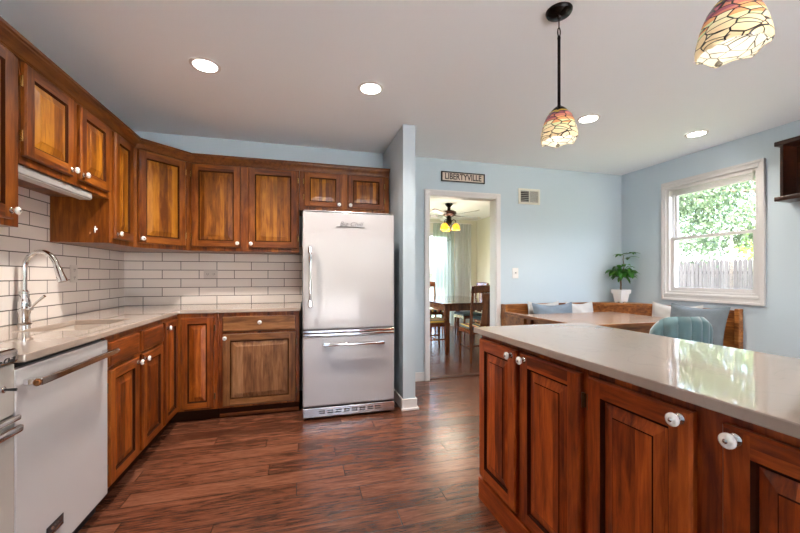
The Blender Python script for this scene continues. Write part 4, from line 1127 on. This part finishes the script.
# ceiling fan
t = thing('ceiling_fan', 'dark ceiling fan with amber glass lights in the dining room', 'ceiling fan', (2.66, 6.25, ZC - .05))
M().lathe([(.07, .0495), (.07, .03), (.045, 0), (.03, -.02), (.03, -.075)], seg=28).build('ceiling_mount', m_bronze, t)
M().lathe([(.03, -.07), (.10, -.085), (.135, -.105), (.14, -.14), (.12, -.17), (.08, -.19), (.045, -.195)], seg=36).build('motor_housing', mat('fan_bronze', (.05, .018, .012), .25, .5), t)
m_fb = mat('fan_blade_grey', (.30, .30, .32), .35)
for k in range(5):
    a = R(6 + 72 * k); br_ = M(); br_.bar((.11, 0, -.165), (.24, 0, -.172), .035, .008)
    ob = br_.build('blade_arm', m_bronze, t, smooth=False); ob.rotation_euler = (0, 0, a)
    bl = M(); bl.grid(lambda u, v: (.21 + .47 * u, (v - .5) * (.105 + .035 * u) * (1 if u < .93 else math.sqrt(max(0, 1 - ((u - .93) / .07) ** 2 * .75))), -.168 + (v - .5) * .03), 16, 4)
    o = bl.build('blade', m_fb, ob, angle=60); sd = o.modifiers.new('thick', 'SOLIDIFY'); sd.thickness = .007
M().lathe([(.045, -.195), (.045, -.25), (.06, -.275), (.05, -.32), (.02, -.36), (.012, -.38), (.0001, -.385)], seg=24).build('light_hub', m_bronze, t)
m_amb = mat('amber_glass', (.8, .38, .04), .25, emit=(1, .42, .03), es=.7)
for k in range(3):
    a = R(-30 + 120 * k); dx, dy = math.cos(a), math.sin(a)
    ar = M(); ar.tube([(dx * .04, dy * .04, -.28), (dx * .09, dy * .09, -.25), (dx * .125, dy * .125, -.275), (dx * .13, dy * .13, -.335)], .008, 8)
    ao = ar.build('lamp_arm', m_bronze, t)
    M().lathe([(.024, -.325), (.045, -.340), (.066, -.375), (.075, -.415), (.077, -.445), (.073, -.447), (.062, -.41), (.04, -.355), (.0001, -.345)], (dx * .13, dy * .13, 0), seg=24).build('lamp_shade', m_amb, ao, angle=60)
for x, L_ in ((-.02, .62), (.02, .60)):
    M().tube([(x, 0, -.35), (x, 0, -L_)], .0022, 6).build('pull_chain', m_bronze, t)
    M().lathe([(.0001, -L_ - .04), (.008, -L_ - .03), (.006, -L_)], (x, 0, 0), seg=10).build('chain_pull', m_bronze, t)
light('fan_lamp', 'POINT', (2.66, 6.25, 2.02), 22, (1, .86, .68), shadow_soft_size=.3)
# curtains
def curtain(label, x0, x1, y, mt, nf, seed):
    rnd = random.Random(seed); ph = rnd.uniform(0, 6)
    def f(u, v):
        z = .02 + 2.40 * v
        return (x0 + (x1 - x0) * u, y + .035 * math.sin(2 * PI * nf * u + ph + .5 * math.sin(3 * v)) * (1.15 - .4 * v) + .012 * math.sin(17 * u + 2 * v), z)
    o = M().grid(f, 120, 12).build('curtain', mt, angle=80)
    return tag(o, label, 'curtain', 'sheer curtains')
curtain('sheer curtain panel hanging over the patio door glass', 2.98, 3.50, YD - .10, sheer_mat('sheer_pale_green', (.48, .55, .53)), 6, 1)
curtain('whiter sheer curtain panel between the patio door and the yellow corner', 3.52, 3.93, YD - .10, sheer_mat('sheer_white', (.66, .69, .70)), 6, 2)
t = thing('curtain_rod', 'curtain rod over the patio door in the dining room', 'curtain rod', (1.55, YD - .10, 2.43))
M().tube([(0, 0, 0), (2.42, 0, 0)], .011, 10).build('rod', m_plate, t)
for x in (.05, 2.38): M().bar((x, 0, 0), (x, .099, 0), .012, .012).build('bracket', m_plate, t, smooth=False)

# ------------------------------------------------------------------ outdoors
struct(M().box(-30, 40, -30, 40, -.35, -.25).build('ground', mat('lawn', (.12, .14, .08), .9, vary=.4, bscale=8), smooth=False))
struct(M().box(-8, 9, -14, YF - .13, -.25, -.05).build('patio', mat('patio_bounce_pale', (.78, .76, .73), .8), smooth=False))  # unseen slab, made large and pale to bounce sunlight into the room
t = thing('garden_fence', 'weathered grey picket fence outside the nook window', 'fence', (13.5, 8.5, -.25))
m = M(); y = -6.0; rnd = random.Random(3)
PK = .112
while y < 6:
    hgt = 2.0 + rnd.uniform(-.02, .02)
    m.add([(0, y, 0), (0, y + PK, 0), (0, y + PK, hgt - .09), (0, y + PK / 2, hgt), (0, y, hgt - .09)] + [(.02, y, 0), (.02, y + PK, 0), (.02, y + PK, hgt - .09), (.02, y + PK / 2, hgt), (.02, y, hgt - .09)],
          [(0, 1, 2, 3, 4), (9, 8, 7, 6, 5), (0, 5, 6, 1), (1, 6, 7, 2), (2, 7, 8, 3), (3, 8, 9, 4), (4, 9, 5, 0)])
    y += .132
m.build('pickets', wood('fence_grey', (.024, .0235, .026), (.044, .043, .047), (.066, .065, .069), 'z', .132, 'y', rough=.9, coat=0, knots=0), t, smooth=False)
for z in (.4, 1.5): M().box(.022, .06, -6, 6, z, z + .09).build('rail', bpy.data.materials['fence_grey'], t, smooth=False)
for k in range(6): M().box(.062, .15, -5.9 + k * 2.3, -5.81 + k * 2.3, 0, 1.9).build('post', bpy.data.materials['fence_grey'], t, smooth=False)
def tree(label, loc, trunk_h, cr, cz, n, mt, seed, size=.09, lean=0):
    t = thing('garden_tree', label, 'tree', loc)
    rnd = random.Random(seed)
    tr = M(); tr.tube([(0, 0, 0), (.05, .03, trunk_h * .5), (0, 0, trunk_h), (.1, 0, trunk_h + cr[2] * .6)], [.17, .14, .11, .04], 10)
    for k in range(7):
        a = k * 0.9; tr.tube([(0, 0, trunk_h * (.75 + .05 * k)), (math.cos(a) * cr[0] * .4, math.sin(a) * cr[1] * .4, cz - .2), (math.cos(a) * cr[0] * .75, math.sin(a) * cr[1] * .75 + lean * .8, cz + .3)], [.06, .04, .015], 6)
    tr.build('trunk', mat('tree_bark', (.14, .10, .07), .9, bump=.8, bscale=20) if 'tree_bark' not in bpy.data.materials else bpy.data.materials['tree_bark'], t)
    lf = M(); cl = [(rnd.gauss(0, .5), rnd.gauss(0, .5), rnd.gauss(0, .45)) for _ in range(60)]
    for _ in range(n):
        c_ = rnd.choice(cl)
        p = Vector(((c_[0] + rnd.gauss(0, .13)) * cr[0], (c_[1] + rnd.gauss(0, .13)) * cr[1] + lean, cz + (c_[2] + rnd.gauss(0, .13)) * cr[2]))
        if p.z < .8: continue
        d = Vector((rnd.gauss(0, 1), rnd.gauss(0, 1), rnd.gauss(0, .7))).normalized(); s1 = d.orthogonal().normalized(); s2 = d.cross(s1)
        z_ = size * rnd.uniform(.7, 1.4)
        lf.add([p - s1 * z_, p + s2 * z_ * .55, p + s1 * z_, p - s2 * z_ * .55], [(0, 1, 2, 3)])
    lf.build('foliage', mt, t, smooth=False)
    return t
m_lf = leaf_mat('maple_leaf', (.045, .085, .045), (.14, .20, .11))
tree('broad green tree outside filling the top of the nook window', (9.4, 3.6, -.25), 2.0, (2.0, 2.6, 1.2), 3.3, 22000, m_lf, 5, .042, 2.3)
tree('bright green tree beyond the picket fence', (18.0, 8.6, -.25), 1.6, (1.6, 1.6, 1.5), 2.3, 2500, leaf_mat('lime_leaf', (.14, .30, .04), (.30, .45, .08)), 6, .12)
tree('pale green tree in the garden past the dining patio door', (2.2, 15.5, -.25), 1.2, (2.2, 1.2, 1.8), 2.2, 2500, m_lf, 8, .12)
